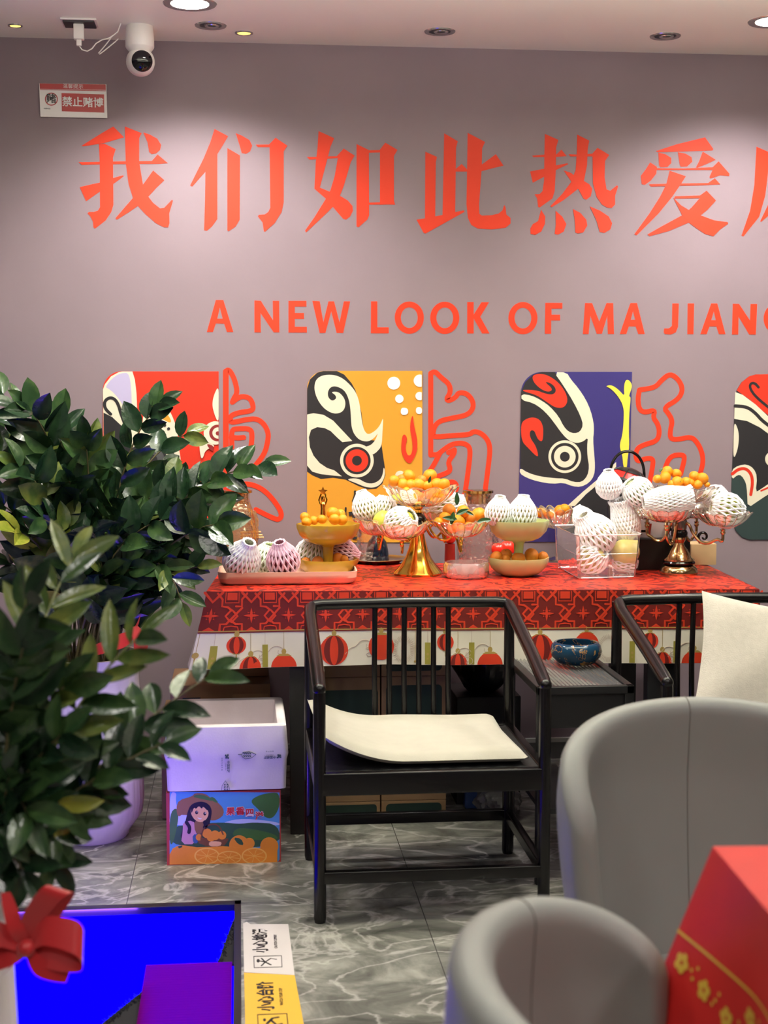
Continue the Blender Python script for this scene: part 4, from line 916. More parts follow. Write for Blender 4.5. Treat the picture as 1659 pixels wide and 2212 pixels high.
for i, (px, py, sg) in enumerate(((1443, 1152, 1), (1520, 1160, -1))):
    c = aty(px, py, 4.97); k = mpx(c); b = MB()
    b.tube([c+Vector((sg*-1*(15-.68*j)*k*math.cos(j*.42+1.2), 0, (15-.68*j)*k*math.sin(j*.42-1.9))) for j in range(20)], [4.2*k-.12*k*j for j in range(20)], 8)
    b.tube([c+Vector((sg*6*k, 0, -13*k)), c+Vector((sg*14*k, 0, -22*k)), (c.x+sg*16*k, 4.97, TZ+.002)], 3.4*k, 8); b.build('scroll', GBLK, t, world=True)
b = MB(); b.box((-.05, -.012, 0), (.05, .012, .006)); b.build('foot', GBLK, t)
c0, c1 = on_table(1492, 1221), on_table(1549, 1221); b = MB(); b.box((c0.x, c0.y+.0, TZ), (c1.x, c0.y+.10, TZ+46*mpx(c0)), bev=.002)
tag(b.build('wooden_box', mat('light_wood', (206, 174, 128), .5, var=.12, vscale=12)), 'small light wooden box at the back right corner of the red cloth', 'box')
# ------------------------------------------------------------------ ceiling fittings and the sign
gp = wmap(0, 0, 1)
b = MB(); rc = [(85,181),(230,183),(232,256),(88,253)]
b.poly([gp(p) for p in rc], WF, 0, .008, 0)
t0 = lambda a: [gp((85+x*.2532-0, y*.2532)) for x, y in a]
zs = 420/1659
gz = lambda a: [gp((x*zs, y*zs)) for x, y in a]
SGW = mat('sign_white', (236, 232, 232), .35); SGR = mat('sign_red', (176, 28, 36), .35); SGB = mat('sign_black', (35, 32, 34), .4)
b.poly(gz([(341,716),(903,725),(905,772),(343,762)]), WF, .008, .0085, 1); b.poly(gz([(343,766),(905,776),(905,782),(343,771)]), WF, .008, .0085, 1)
b.poly(gz([(527,798),(890,810),(892,965),(530,953)]), WF, .008, .0085, 1)
b.poly(gz(circ(441,850,55)), WF, .008, .0086, 1, [gz(circ(441,850,47))])
def tw(b, body, x, y, size, mi, off=0, sx=1, d=.0093, tilt=-.02):
    q = gp((x*zs, y*zs)); k = zs/FPX*YW
    b.text(body, size*k, ((q[0], YW-d, q[1]), (1, 0, tilt), (0, 0, 1), (0, -1, 0)), 0, mi, off, sx=sx)
tw(b, '禁止赌博', 709, 882, 84, 0, .0006); tw(b, '温馨提示', 626, 744, 38, 0, 0, 1.1); tw(b, '赌', 441, 850, 82, 2, .0006)
tw(b, '举报电话:', 405, 931, 13, 2); tw(b, '000000', 480, 932, 12, 2) if False else None
b.strip(gz([(405,820),(478,882)]), 3*zs/FPX*YW, WF, .008, .0088, 1, 0)
tag(b.build('warning_sign', [SGW, SGR, SGB], smooth=0), 'small red and white warning sign high on the wall at left', 'sign')
def down(px, py, r, lit, label, name='downlight'):
    p = atz(px, py, CEIL); t = thing(name, label, 'ceiling light', p, 0)
    b = MB(); b.lathe([(r*.8, -.001), (r*1.0, -.004), (r*1.12, -.003), (r*1.16, 0)], 36, capends=False); b.build('trim_ring', mat('chrome_ring', (200, 198, 196), .2, .8), t)
    b = MB()
    if lit: b.lathe([(.0005, -.003), (r*.82, -.002)], 32, capends=False); b.build('lamp_face', mat(lit[0], lit[1], .5, emis=lit[2]), t)
    else:
        b.lathe([(.0005, -.0012), (r*.8, -.0015)], 32, capends=False); b.lathe([(r*.3, -.0016), (r*.5, -.0045), (r*.55, -.0016)], 24, 1, None, (r*.1, 0, 0), capends=False)
        b.build('reflector', [mat('dark_reflector', (24, 28, 32), .15, .6), mat('chrome_ring', 0)], t)
    return t
down(410, 8, .075, ('lit_lamp', (255, 250, 240), 26), 'big lit round ceiling lamp at the top left edge')
down(1672, 46, .075, ('lit_lamp', 0, 0), 'lit ceiling lamp at the right edge of the view')
down(455, 55, .047, None, 'unlit recessed ceiling spot next to the big lit lamp')
down(950, 68, .047, None, 'unlit recessed ceiling spot in the middle of the ceiling')
down(1437, 78, .047, None, 'unlit recessed ceiling spot at the right')
down(527, 71, .028, ('warm_glint', (255, 214, 110), 2.0), 'tiny warm yellow glint on the ceiling right of an unlit spot')  # this and the next: glowing discs imitating glints on the ceiling paint
down(33, 55, .022, ('warm_glint', 0, 0), 'tiny warm yellow glint on the ceiling at the far left')
s0 = atz(172, 46, CEIL); t = thing('ceiling_socket', 'dark ceiling socket plate with a chipped white rim', 'socket', s0)
b = MB(); b.box((-.06, -.05, -.007), (.06, .05, 0), bev=.003); b.build('rim', mat('white_plastic', (232, 226, 222), .4), t)
b = MB(); b.box((-.052, -.043, -.013), (.052, .043, -.006), bev=.002); b.build('plate', mat('dark_plate', (42, 36, 42), .4), t)
WP = mat('white_plastic', 0); t = thing('usb_charger', 'white plug charger hanging from the ceiling socket', 'charger', s0+Vector((-.002, -.01, -.012)))
k = mpx(s0); b = MB(); b.box((-11*k, -.014, -33*k), (11*k, .014, 0), bev=.004); b.build('body', WP, t)
b = MB(); b.box((-5.5*k, -.006, -46*k), (5.5*k, .006, -32*k), bev=.002); b.build('connector', WP, t)
yy = s0.y-.01; pts = [aty(x*zs, y*zs, yy+.03*i/12) for i, (x, y) in enumerate([(672,360),(676,390),(700,425),(745,437),(785,415),(820,370),(870,340),(930,325),(970,300),(1005,270),(1030,236)])]
pts[-1].z = CEIL
b = MB(); b.tube(chaik3(pts), .0022, 6) if False else b.tube(pts, .0022, 6)
p2 = [aty(x*zs, y*zs, yy+.05) for x, y in [(950,320),(900,385),(840,455),(850,462),(880,440),(930,400),(985,355),(1010,330)]]
b.tube(p2, .002, 6)
tag(b.build('charging_cable', WP), 'thin white looping cable between the charger and the ceiling camera', 'cable')
c0 = aty(302, 100, 5.10); c0.z = CEIL; k = mpx(c0); t = thing('security_camera', 'white ball security camera hanging under the ceiling', 'camera', c0)
zz = lambda py: aty(302, py, 5.10).z-CEIL
b = MB(); b.lathe([(29*k, 0), (31*k, zz(84)), (31*k, zz(101)), (30*k, zz(104)), (23*k, zz(113)), (21*k, zz(118)), (.001, zz(119))], 40); b.build('mount', WP, t)
b = MB(); cz = zz(134); b.ball((1*k, 0, cz), 31*k, 0, None, 32, 20); hd = b.build('head', WP, t)
dirv = Vector((.22, -1, -.12)).normalized(); M_ = Matrix.Translation((1*k, 0, cz)) @ Vector((0, 0, 1)).rotation_difference(dirv).to_matrix().to_4x4()
b = MB(); b.lathe([(22.5*k, 19*k), (22.5*k, 23.5*k), (20*k, 27*k), (12*k, 31*k), (.01, 33*k)], 32, 0, M_); o_ = b.build('lens', mat('black_lens', (10, 10, 14), .08, spec=.7), hd)
# ------------------------------------------------------------------ black armchairs
def arm_chair(label, x0, yf=3.705, yb=4.225):
    t = thing('armchair', label, 'chair', (x0+.3, (yf+yb)/2, 0), 0, 'black lacquered armchairs at the long table'); L_ = []
    w, d = .3, (yb-yf)/2
    def part(n, b, m=BLACKW, sm=40): return b.build(n, m, t, smooth=sm)
    for sx in (-1, 1):
        b = MB(); b.tube([(sx*w, -d, 0), (sx*w, -d, .012), (sx*w, -d, .61), (sx*w, -d, .628)], [.0145, .0165, .0165, .0135], 16); b.ball((sx*w, -d, .624), .0175, 0, None, 16, 10); part('leg', b)
        b = MB(); b.tube([(sx*w, d, 0), (sx*w, d, .012), (sx*w, d, .42), (sx*w, d, .74), (sx*w, d, .766)], [.0155, .018, .017, .0155, .0155], 16); part('leg', b)
        b = MB(); b.tube([(sx*w, -d-.004, .622), (sx*w, -d+.03, .633), (sx*w, -d*.3, .676), (sx*w, d-.06, .744), (sx*(w-.003), d-.012, .762), (sx*(w-.012), d, .766)], [.0165, .0185, .019, .019, .018, .017], 14); part('arm', b)
        b = MB(); b.box((sx*w-.011, -d, .105), (sx*w+.011, d, .137), bev=.003); part('stretcher', b)
        b = MB(); b.box((sx*w-.013, -d, .345), (sx*w+.013, d, .402), bev=.004); part('seat_rail', b)
    b = MB(); b.tube([(-w+.012, d, .768), (-w+.04, d+.002, .771), (0, d+.006, .773), (w-.04, d+.002, .771), (w-.012, d, .768)], .0165, 14); part('top_rail', b)
    for i in range(6):
        x = -.106+.0445*i; b = MB(); b.tube([(x, d+.002, .39), (x*1.0, d+.012, .58), (x*.99, d+.004, .765)], .0085, 10); part('spindle', b)
    for y in (-d, d):
        b = MB(); b.box((-w, y-.012, .105), (w, y+.012, .137), bev=.003); part('stretcher', b)
        b = MB(); b.box((-w, y-.013, .342), (w, y+.013, .402), bev=.004); part('seat_rail', b)
    b = MB(); b.grid(lambda u, v: (lerp(-w+.012, w-.012, u), lerp(-d+.012, d-.012, v), .398-.006*math.sin(PI*u)*math.sin(PI*v)+.0012*math.sin(70*u)), 60, 12)
    part('seat', b, mat('black_woven_seat', (26, 26, 28), .55, bump=.6, bscale=90))
    return t
arm_chair('black lacquered armchair with cream seat pad and six back spindles', .2)
arm_chair('black lacquered armchair with a cream cushion, right of the small tea table', 1.13)
# seat pad
pad = [(aty(657, 1528, 4.16), aty(1068, 1524, 4.205)), (aty(690, 1612, 3.80), aty(1136, 1640, 3.765))]
def padf(u, v, top):
    x = lerp(lerp(.19, .745, u), lerp(.205, .765, u), 1-v); y = lerp(3.74, 4.185, v)
    q = max(0, 1-u/.42); z = .405+.078*q*q*(1.0)+.03*max(0, v-.75)*4*.5*(1-q)
    x += .0*q
    e = min(u, 1-u)/.05; e2 = min(v, 1-v)/.075; ed = min(1, max(0, e))**.5*min(1, max(0, e2))**.5
    z += .013+(.021*ed if top else -.0155*ed) + (.0025*math.sin(9*u+4*v)*ed if top else 0)
    return (x, y, z)
b = MB(); b.grid(lambda u, v: padf(u, v, True), 44, 30); b.grid(lambda u, v: padf(u, v, False), 44, 30)
LIN = mat('cream_linen', (184, 179, 166), .8, bump=.35, bscale=450, var=.04, vscale=30, sheen=.2)
tag(b.build('seat_pad', LIN, smooth=70), 'thin cream seat pad with a curled left edge on the black armchair', 'cushion')
# tea table
TX0, TX1, TY0, TY1, TH = .826, 1.105, 3.93, 4.42, .57
t = thing('tea_table', 'small black tea table with ribbed glass top between the armchairs', 'table', ((TX0+TX1)/2, (TY0+TY1)/2, 0))
hx, hy = (TX1-TX0)/2, (TY1-TY0)/2
b = MB()
for lo, hi in (((-hx, -hy, TH-.022), (hx, -hy+.022, TH)), ((-hx, hy-.022, TH-.022), (hx, hy, TH)), ((-hx, -hy, TH-.022), (-hx+.022, hy, TH)), ((hx-.022, -hy, TH-.022), (hx, hy, TH))): b.box(lo, hi, bev=.002)
b.build('top_frame', BLACKM, t)
b = MB(); n_ = 21; wv = []
def rg(u, v):
    x = lerp(-hx+.02, hx-.02, u); return (x, lerp(-hy+.02, hy-.02, v), TH-.008+.0042*math.cos(2*PI*n_*u))
b.grid(rg, n_*6, 1)
m = mat('reeded_grey_glass', (104, 102, 104), .12, spec=.8, coat=.5); b.build('glass_top', m, t, smooth=60)
b = MB(); b.box((-hx+.015, -hy+.015, TH-.03), (hx-.015, hy-.015, TH-.024)); b.build('under_top', mat('dark_underlay', (70, 66, 68), .5), t)
for sx in (-1, 1):
    for sy in (-1, 1):
        b = MB(); b.box((sx*(hx-.014)-.013, sy*(hy-.014)-.013, 0), (sx*(hx-.014)+.013, sy*(hy-.014)+.013, TH-.02), bev=.002); b.build('leg', BLACKM, t)
b = MB(); b.box((-hx+.02, -hy+.012, TH-.12), (hx-.02, -hy+.025, TH-.022)); b.build('apron', BLACKM, t)
b = MB(); b.box((-hx+.02, -hy+.02, .2), (hx-.02, hy-.02, .215)); b.build('shelf', BLACKM, t)
p = atz(1244, 1432, TH+.002); k = mpx(p); p.z = TH+.002
b = MB(); b.lathe([(.0005, .002), (34*k, 0), (40*k, 2*k), (53*k, 16*k), (56*k, 27*k), (53*k, 39*k), (47*k, 46*k), (42*k, 46*k), (42*k, 42*k), (49*k, 30*k), (46*k, 14*k), (30*k, 6*k), (.0005, 5*k)], 56)
def marble_blue():
    m = bpy.data.materials.new('blue_gold_glaze'); m.use_nodes = True; nt = m.node_tree; b = nt.nodes['Principled BSDF']; N = nt.nodes.new; Lk = nt.links.new
    tc = N('ShaderNodeTexCoord'); n = N('ShaderNodeTexNoise'); n.inputs['Scale'].default_value = 14; n.inputs['Detail'].default_value = 5; n.inputs['Distortion'].default_value = 2.5
    Lk(tc.outputs['Object'], n.inputs['Vector']); r = N('ShaderNodeValToRGB'); e = r.color_ramp.elements
    e[0].position = .54; e[0].color = (*lin((22, 58, 84)), 1); e[1].position = .56; e[1].color = (*lin((190, 140, 70)), 1); x = e.new(.575); x.color = (*lin((18, 46, 70)), 1)
    Lk(n.outputs[0], r.inputs[0]); Lk(r.outputs[0], b.inputs['Base Color']); b.inputs['Roughness'].default_value = .14; return m
o_ = b.build('ashtray', marble_blue(), smooth=60); o_.location = p; tag(o_, 'round blue ashtray with gold marbling on the ribbed glass tea table', 'ashtray')
# cushion on the right armchair
P0, P1, P2 = aty(1516, 1276, 4.12), aty(1490, 1512, 3.98), aty(1805, 1330, 4.14)
ux, uy = P2-P0, P1-P0; nn = ux.cross(uy).normalized()
if nn.y > 0: nn = -nn
def cush(u, v, sg):
    e = (math.sin(PI*u)*math.sin(PI*v))**.42; pin = 1
    a = u-.5; c = v-.5; uu = .5+a*(1-.10*(1-4*c*c)+.10*0); vv = .5+c*(1-.05*(1-4*a*a))
    return P0+ux*uu+uy*vv+nn*(sg*.055*e+.004*math.sin(9*u+5*v)*math.sin(7*v))
uy = uy*((P0.z-.425)/(P0.z-P1.z))
b = MB(); b.grid(lambda u, v: cush(u, v, 1), 28, 28); b.grid(lambda u, v: cush(u, v, -1), 28, 28)
tag(b.build('cushion', mat('cream_slub_linen', (200, 193, 184), .85, bump=.5, bscale=260, var=.06, vscale=60, sheen=.2), smooth=80), 'cream linen cushion leaning in the right hand armchair', 'cushion')
# ------------------------------------------------------------------ boxes under the table
YC = 4.21
def cg(Y, ox=0, oy=0, s=1):
    def g(p):
        q = aty(ox+p[0]*s, oy+p[1]*s, Y); return (q.x, q.z)
    return g
gc = cg(YC, 330, 1420, 350/1613)
zt = gc((700, 1335))[1]; x0 = gc((168, 1700))[0]; x1 = gc((1262, 1700))[0]
CMAT = [mat(n, c, .45, var=v) for n, c, v in (('carton_red', (176, 58, 46), .08), ('print_sky', (84, 156, 214), 0), ('print_cloud', (196, 206, 240), 0), ('print_hill', (52, 92, 62), .2), ('print_orange', (240, 148, 44), .1), ('print_slice', (246, 186, 92), 0), ('print_hat', (148, 104, 64), .1), ('print_hair', (26, 22, 28), 0), ('print_skin', (238, 184, 140), 0), ('print_pink', (206, 152, 176), 0), ('print_leaf', (70, 118, 50), .2), ('print_white', (248, 240, 236), 0), ('print_redtext', (206, 44, 46), 0), ('print_brown', (120, 74, 40), .1), ('print_denim', (60, 98, 150), 0), ('carton_brown', (150, 112, 76), .08))]
b = MB(); b.box((x0-.009, YC, 0), (x1+.004, YC+.36, zt), 0); FC = ((0, YC, 0), (1, 0, 0), (0, 0, 1), (0, -1, 0)); TT = [.0002]
def pa(pts, mi, sm=2, holes=()):
    TT[0] += .00006; b.poly([gc(p) for p in (chaikin(pts, sm) if sm else pts)], FC, 0, TT[0], mi)
pa([(168,1338),(1262,1345),(1262,2010),(1240,2045),(168,2062)], 1, 0)
pa([(170,1340),(240,1345),(225,1420),(260,1560),(200,1640),(170,1640)], 2); pa([(168,1570),(300,1560),(500,1600),(520,1660),(168,1680)], 2); pa([(700,1640),(900,1600),(1262,1640),(1262,1680),(700,1680)], 2)
pa([(168,1690),(400,1660),(700,1640),(860,1660),(1000,1640),(1262,1660),(1262,1900),(168,1900)], 3)
pa([(168,1560),(230,1490),(260,1560),(240,1700),(200,1860),(168,1860)], 10)
pa([(960,1430),(1060,1370),(1180,1345),(1262,1350),(1262,1500),(1190,1610),(1110,1590),(1060,1520)], 10); pa([(800,1720),(900,1690),(1240,1760),(1240,1830),(800,1800)], 10)
hat = [(232,1500),(260,1420),(390,1385),(420,1350),(520,1355),(580,1400),(680,1470),(712,1530),(690,1590),(600,1632),(540,1600),(300,1560),(250,1590)]
pa(hat, 6, 1); pa([(395,1388),(440,1362),(540,1378),(600,1430),(560,1425),(470,1405)], 10, 1); pa([(560,1400),(600,1385),(660,1450),(610,1440)], 10, 1)
pa([(355,1500),(400,1450),(490,1430),(560,1460),(590,1520),(580,1600),(560,1680),(510,1700),(420,1690),(350,1720),(300,1800),(270,1790),(320,1660)], 7)
pa([(300,1640),(400,1620),(440,1700),(430,1860),(280,1860),(300,1720)], 9, 1); pa([(410,1620),(500,1620),(510,1700),(470,1770),(420,1740)], 6, 1)
pa([(395,1760),(470,1760),(450,1850),(400,1850)], 14, 1)
pa([(375,1520),(400,1470),(480,1470),(545,1510),(560,1560),(530,1620),(475,1645),(420,1620),(385,1570)], 8)
pa([(380,1500),(400,1455),(490,1445),(560,1500),(550,1530),(500,1480),(490,1510),(460,1475),(430,1510),(410,1490),(385,1560)], 7, 1)
pa(circ(437,1543,15,18,14), 7, 0); pa(circ(518,1555,15,18,14), 7, 0); pa(circ(441,1537,5,6,8), 11, 0); pa(circ(522,1549,5,6,8), 11, 0)
pa([(440,1588),(465,1600),(490,1600),(480,1612),(460,1610)], 11, 1)
b.strip([gc(p) for p in [(335,1640),(370,1690),(360,1740)]], .010, FC, 0, .0019, 7); b.strip([gc(p) for p in [(520,1640),(530,1670),(520,1690)]], .012, FC, 0, .0019, 7)
b.strip([gc(p) for p in [(480,1810),(500,1700),(580,1655),(660,1670),(700,1760)]], .004, FC, 0, .0019, 13)
pa([(430,1790),(520,1800),(740,1800),(760,1810),(700,1890),(470,1870)], 13, 1)
for x, y, r in ((460,1790,32),(540,1750,48),(620,1770,48),(690,1770,42),(580,1790,42)): pa(circ(x, y, r, n=22), 4, 0)
pa([(560,1830),(650,1830),(690,1840),(670,1880),(560,1880)], 8, 1)
for x, y, r in ((860,1870,110),(1160,1880,100),(960,1850,60)): pa(clipy(circ(x, y, r, n=30), 1990) if False else circ(x, y, r*.9, n=30), 4, 0)
pa([(800,1790),(880,1800),(910,1870),(850,1860)], 3, 1)
pa([(168,1960),(200,1900),(300,1870),(440,1890),(700,1880),(1000,1900),(1240,1890),(1240,2044),(168,2060)], 4, 0)
pa(circ(290,1965,110,95,30), 4, 0); 
for x, y in ((540,1975),(760,1990),(1010,1975)):
    pa(circ(x, y, 126 if x != 760 else 122, 82 if y < 1980 else 66, 36), 5, 0); pa(circ(x, y, 112, 70 if y < 1980 else 54, 36), 4, 0)
    for i in range(8): b.strip([gc((x, y)), gc((x+105*math.cos(i*PI/4+.2), y+(64 if y < 1980 else 48)*math.sin(i*PI/4+.2)))], .0014, FC, 0, TT[0]+.0002, 5, 0)
pa([(250,1880),(290,1870),(295,1885),(262,1900)], 3, 0)
def ctext(b, body, px, size, Y, g, mi, ux=(1, 0, 0), uy=(0, 0, 1), off=0, d=.0025, sx=1):
    q = g(px); b.text(body, size, ((q[0], Y-d, q[1]), ux, uy, (0, -1, 0)), 0, mi, off, sx=sx)
for ch, x, y in (('果', 775, 1535), ('香', 872, 1532), ('四', 965, 1548), ('溢', 1062, 1580)):
    ctext(b, ch, (x, y), 0.0255, YC, gc, 11, off=.0018, d=.0024); ctext(b, ch, (x, y), 0.0255, YC, gc, 12, off=.0009, d=.0028)
tag(b.build('fruit_carton', CMAT, smooth=0), 'colourful orange fruit carton with a girl in a straw hat, on the floor', 'box')
YB = 4.2
gb = cg(YB, 330, 1420, 350/1613); zb0 = zt+.001; xl = gb((118, 1000))[0]; xr = gb((1345, 1000))[0]; ztop = gb((700, 685))[1]; DB = .40
FOAM = mat('white_polystyrene', (232, 222, 226), .6, bump=.35, bscale=160, var=.04, vscale=20); INKM = mat('green_grey_ink', (66, 84, 92), .5)
b = MB(); cx_ = (xl+xr)/2; cy_ = YB+DB/2; lp = []
for ins, z in ((.018, zb0), (.006, zb0+.004), (.003, zb0+.09), (-.002, zb0+.11), (.004, ztop-.004), (.008, ztop), (.026, ztop), (.03, ztop-.003), (.034, zb0+.03)):
    lp.append([(cx_+x, cy_+y, z) for x, y in rr(xr-xl-2*ins, DB-2*ins, max(.008, .016-ins*.3), 3)])
loft(b, lp)
lw_ = lambda pts, w=.0011: b.strip([gb(p) for p in pts], w, ((0, YB-.002, 0), (1, 0, 0), (0, 0, 1), (0, -1, 0)), 0, .002, 1, 0)
for x, y in ((205, 985), (1165, 990)):
    ctext(b, '中国邮政', (x, y), .0092, YB, gb, 1, (-1, 0, 0), (0, 0, -1), .0002, .004); ctext(b, 'CHINA POST', (x, y-22), .0040, YB, gb, 1, (-1, 0, 0), (0, 0, -1), 0, .004)
    ctext(b, '绿 色 环 保', (x, y-58), .0048, YB, gb, 1, (-1, 0, 0), (0, 0, -1), 0, .004)
    for dx, dy in ((0, 0), (14, -12), (-10, 12), (16, 8), (-4, -14)): b.poly([gb(p) for p in circ(x+88+dx, y+dy-6, 11, 7, 8)], ((0, YB-.002, 0), (1, 0, 0), (0, 0, 1), (0, -1, 0)), 0, .002, 1)
ctext(b, '中国邮政', (750, 1085), .0092, YB, gb, 1, (0, 0, -1), (1, 0, 0), .0002, .004); ctext(b, 'CHINA POST', (726, 1085), .0040, YB, gb, 1, (0, 0, -1), (1, 0, 0), 0, .004); ctext(b, '绿 色 包 装 环 保', (688, 1060), .0052, YB, gb, 1, (0, 0, -1), (1, 0, 0), 0, .004)
for dx, dy in ((0, 0), (12, 14), (-12, -10), (10, -14), (-8, 12)): b.poly([gb(p) for p in circ(738+dx, 985+dy, 8, 10, 8)], ((0, YB-.002, 0), (1, 0, 0), (0, 0, 1), (0, -1, 0)), 0, .002, 1)
lw_([(850,965),(885,965),(895,945),(960,935),(1028,963),(980,1000),(920,1008),(888,985),(885,965)])
for i in range(4): lw_([(905+i*20, 950),(915+i*20,958)], .0025); lw_([(905+i*20, 975),(915+i*20,983)], .0025)
lw_([(683,1325),(690,1275),(722,1225),(757,1275),(767,1325)]); 
for i in range(4): lw_([(712,1262+i*16),(722,1266+i*16)], .0022); lw_([(738,1262+i*16),(748,1266+i*16)], .0022)
tag(b.build('foam_box', [FOAM, INKM], smooth=40), 'open white foam box stacked on the orange fruit carton', 'box')
# brown cartons
BRN = mat('brown_cardboard', (156, 122, 88), .6, var=.07); LBL = mat('dark_green_label', (24, 50, 44), .5); LBN = mat('navy_label', (34, 44, 66), .5); FLAP = mat('carton_inside', (170, 134, 96), .6)
def carton(x0, x1, y0, y1, z0, z1, label, labs=(), seam=True):
    b = MB(); b.box((x0, y0, z0+.001), (x1, y1, z1), 0, bev=.003)
    F_ = ((0, y0, 0), (1, 0, 0), (0, 0, 1), (0, -1, 0)); w, h = x1-x0, z1-z0
    for a0, a1, c0_, c1_, r, mi in labs:
        q = [(x0+w*(a0+a1)/2+x, z0+h*(c0_+c1_)/2+z) for x, z in rr(w*(a1-a0), h*(c1_-c0_), r)]; b.poly(q, F_, 0, .0008, mi)
    return tag(b.build('carton', [BRN, LBL, LBN, FLAP], smooth=30), label, 'box', 'brown cartons under the table')
xa = atz(347, 1790, 0).x
X_ = lambda px, Y: aty(px, 1500, Y).x
carton(X_(347, 4.68), X_(582, 4.68), 4.68, 5.0, 0, .33, 'plain brown carton behind the foam box, on the floor', ())
carton(X_(368, 4.70), X_(584, 4.70), 4.70, 5.0, .331, .44, 'flatter brown carton behind the foam box, upper of two', ((.62, .98, .1, .7, .002, 3), (.12, .3, .55, .62, .001, 2)))
carton(X_(430, 4.82), X_(580, 4.82), 4.82, 5.05, .441, .53, 'dark small carton on top of the cartons behind the foam box', ())
YS = 4.60; z_ = lambda py: aty(830, py, YS).z
xs = [aty(px, 1600, YS).x for px in (672, 821, 824, 964)]
lv = [0, z_(1731), z_(1462), .725]
LB = ((.06, .94, .12, .95, .012, 1),)
names = ('lowest', 'middle', 'top')
for i in range(3):
    h = lv[i+1]-lv[i]
    carton(xs[0], xs[1], YS, YS+.4, lv[i], lv[i+1], '%s brown carton of the left stack seen under the armchair' % names[i], (((-.0, .97, .08, .9, .01, 1) if i < 2 else (.0, 1.0, .2, .38, .001, 2)),) if i else ((.03, .95, .0, .86, .01, 1),))
    carton(xs[2], xs[3], YS, YS+.4, lv[i], lv[i+1], '%s brown carton of the right stack with rounded green label, seen under the armchair' % names[i], ((.07, .93, .09 if i else .0, .93 if i else .86, .014, 1),) if i < 2 else ((.07, .93, .07, 1.0, .014, 1),))
def lump(name, c, r, m, label, seed, cat='bag'):
    rnd = random.Random(seed); ph = [rnd.uniform(0, 6) for _ in range(8)]
    def fn(p):
        a = math.atan2(p.y, p.x); k = 1+.10*math.sin(3*a+ph[0]+2*p.z)+.07*math.sin(7*a+ph[1]-5*p.z)+.05*math.sin(11*a+9*p.z+ph[2]); zz = p.z
        if zz > .6: k *= 1-.45*(zz-.6)/.4
        return Vector((p.x*k, p.y*k, max(zz, -.9)))
    b = MB(); b.ball((0, 0, r[2]*.9), r, 0, None, 48, 30, fn); o = b.build(name, m, smooth=28); o.location = c; return tag(o, label, cat)
BAG = mat('black_bin_bag', (14, 14, 17), .3, bump=.8, bscale=25)
lump('bin_bag', (aty(1045, 1500, 4.85).x, 4.86, .37), (.105, .12, .17), BAG, 'shiny black plastic bag under the table right of the cartons', 1)
b = MB(); xc_ = aty(1045, 1600, 4.85).x; b.box((xc_-.11, 4.75, .0), (xc_+.11, 5.0, .37), bev=.004); tag(b.build('black_crate', BLACKM), 'black crate carrying the shiny black bag under the table', 'crate')
lump('plastic_bag', (aty(1075, 1745, 4.63).x, 4.60, 0), (.075, .07, .055), mat('grey_film', (70, 68, 70), .3, bump=.8, bscale=30), 'crumpled grey plastic bag on the floor behind the armchair leg', 2)
b = MB(); q = aty(1040, 1715, 4.70); b.box((q.x-.058, 4.69, 0), (q.x+.058, 4.742, .165), bev=.01); tag(b.build('blue_pack', mat('blue_film', (52, 74, 130), .3, var=.25, vscale=22)), 'blue plastic pack on the floor in front of the black crate', 'pack')
# ------------------------------------------------------------------ lit floor panel, mats, stickers
t = thing('light_panel', 'glowing blue light panel let into the floor in a dark frame', 'floor light', ((PXL+PXR)/2, (PYF+PYB)/2, -.02))
b = MB(); b.box((PXL+.002, PYF+.002, -.05), (PXR-.002, PYB-.002, -.016)); b.build('glow_sheet', mat('blue_glow', (3, 0, 255), 1.0, spec=0, emis=2.6), t, world=True)
l = bpy.data.lights.new('blue_fill', 'AREA'); l.shape = 'RECTANGLE'; l.size = .34; l.size_y = .03; l.energy = 2.6; l.color = (.22, .08, 1)  # extra blue light added to tint the white pot, no visible strip
o_ = bpy.data.objects.new('blue_fill', l); COL.objects.link(o_); o_.location = (-.46, PYB-.06, .006); o_.rotation_euler = Vector((0, 0, -1)).rotation_difference(Vector((0, .8, .45)).normalized()).to_euler()
FRM = mat('dark_metal_frame', (62, 58, 60), .3, .7); b = MB()
for lo, hi in (((PXL, PYB-.03, -.02), (PXR, PYB, .003)), ((PXL, PYF, -.02), (PXR, PYF+.03, .003)), ((PXR-.018, PYF, -.02), (PXR, PYB, .003)), ((PXL, PYF, -.02), (PXL+.018, PYB, .003))): b.box(lo, hi, bev=.001)
b.build('frame', FRM, t, world=True)
def fxy(pts, z): return [(lambda q: (q.x, q.y))(atz(x, y, z)) for x, y in pts]
FF = lambda z: ((0, 0, z), (1, 0, 0), (0, 1, 0), (0, 0, 1))
for lab, pts, l0, l1 in (('black bristly patch in the back right corner of the blue floor panel', [(506,1985),(496,2010),(470,2084),(506,2084)], (506, 1988), (468, 2085)), ('black bristly patch left of the red ribbed mat on the blue floor panel', [(314,2135),(300,2150),(262,2180),(222,2212),(150,2330),(300,2330)], (305, 2145), (222, 2212))):
    b = MB(); b.poly(fxy(pts, -.012), FF(-.0155), 0, .006)  # flat black patch, bristles along one edge
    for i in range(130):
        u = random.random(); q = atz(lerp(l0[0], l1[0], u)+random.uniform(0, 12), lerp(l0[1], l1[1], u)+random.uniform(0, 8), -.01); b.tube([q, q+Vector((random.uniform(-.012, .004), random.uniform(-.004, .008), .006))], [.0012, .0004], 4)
    tag(b.build('bristle_patch', mat('black_bristle', (16, 15, 24), .8)), lab, 'mat')
MX0, MX1 = fxy([(316, 2088)], 0)[0][0], PXR-.022; MY1 = fxy([(400, 2085)], 0)[0][1]; b = MB(); n_ = 46; MY0 = PYF+.05
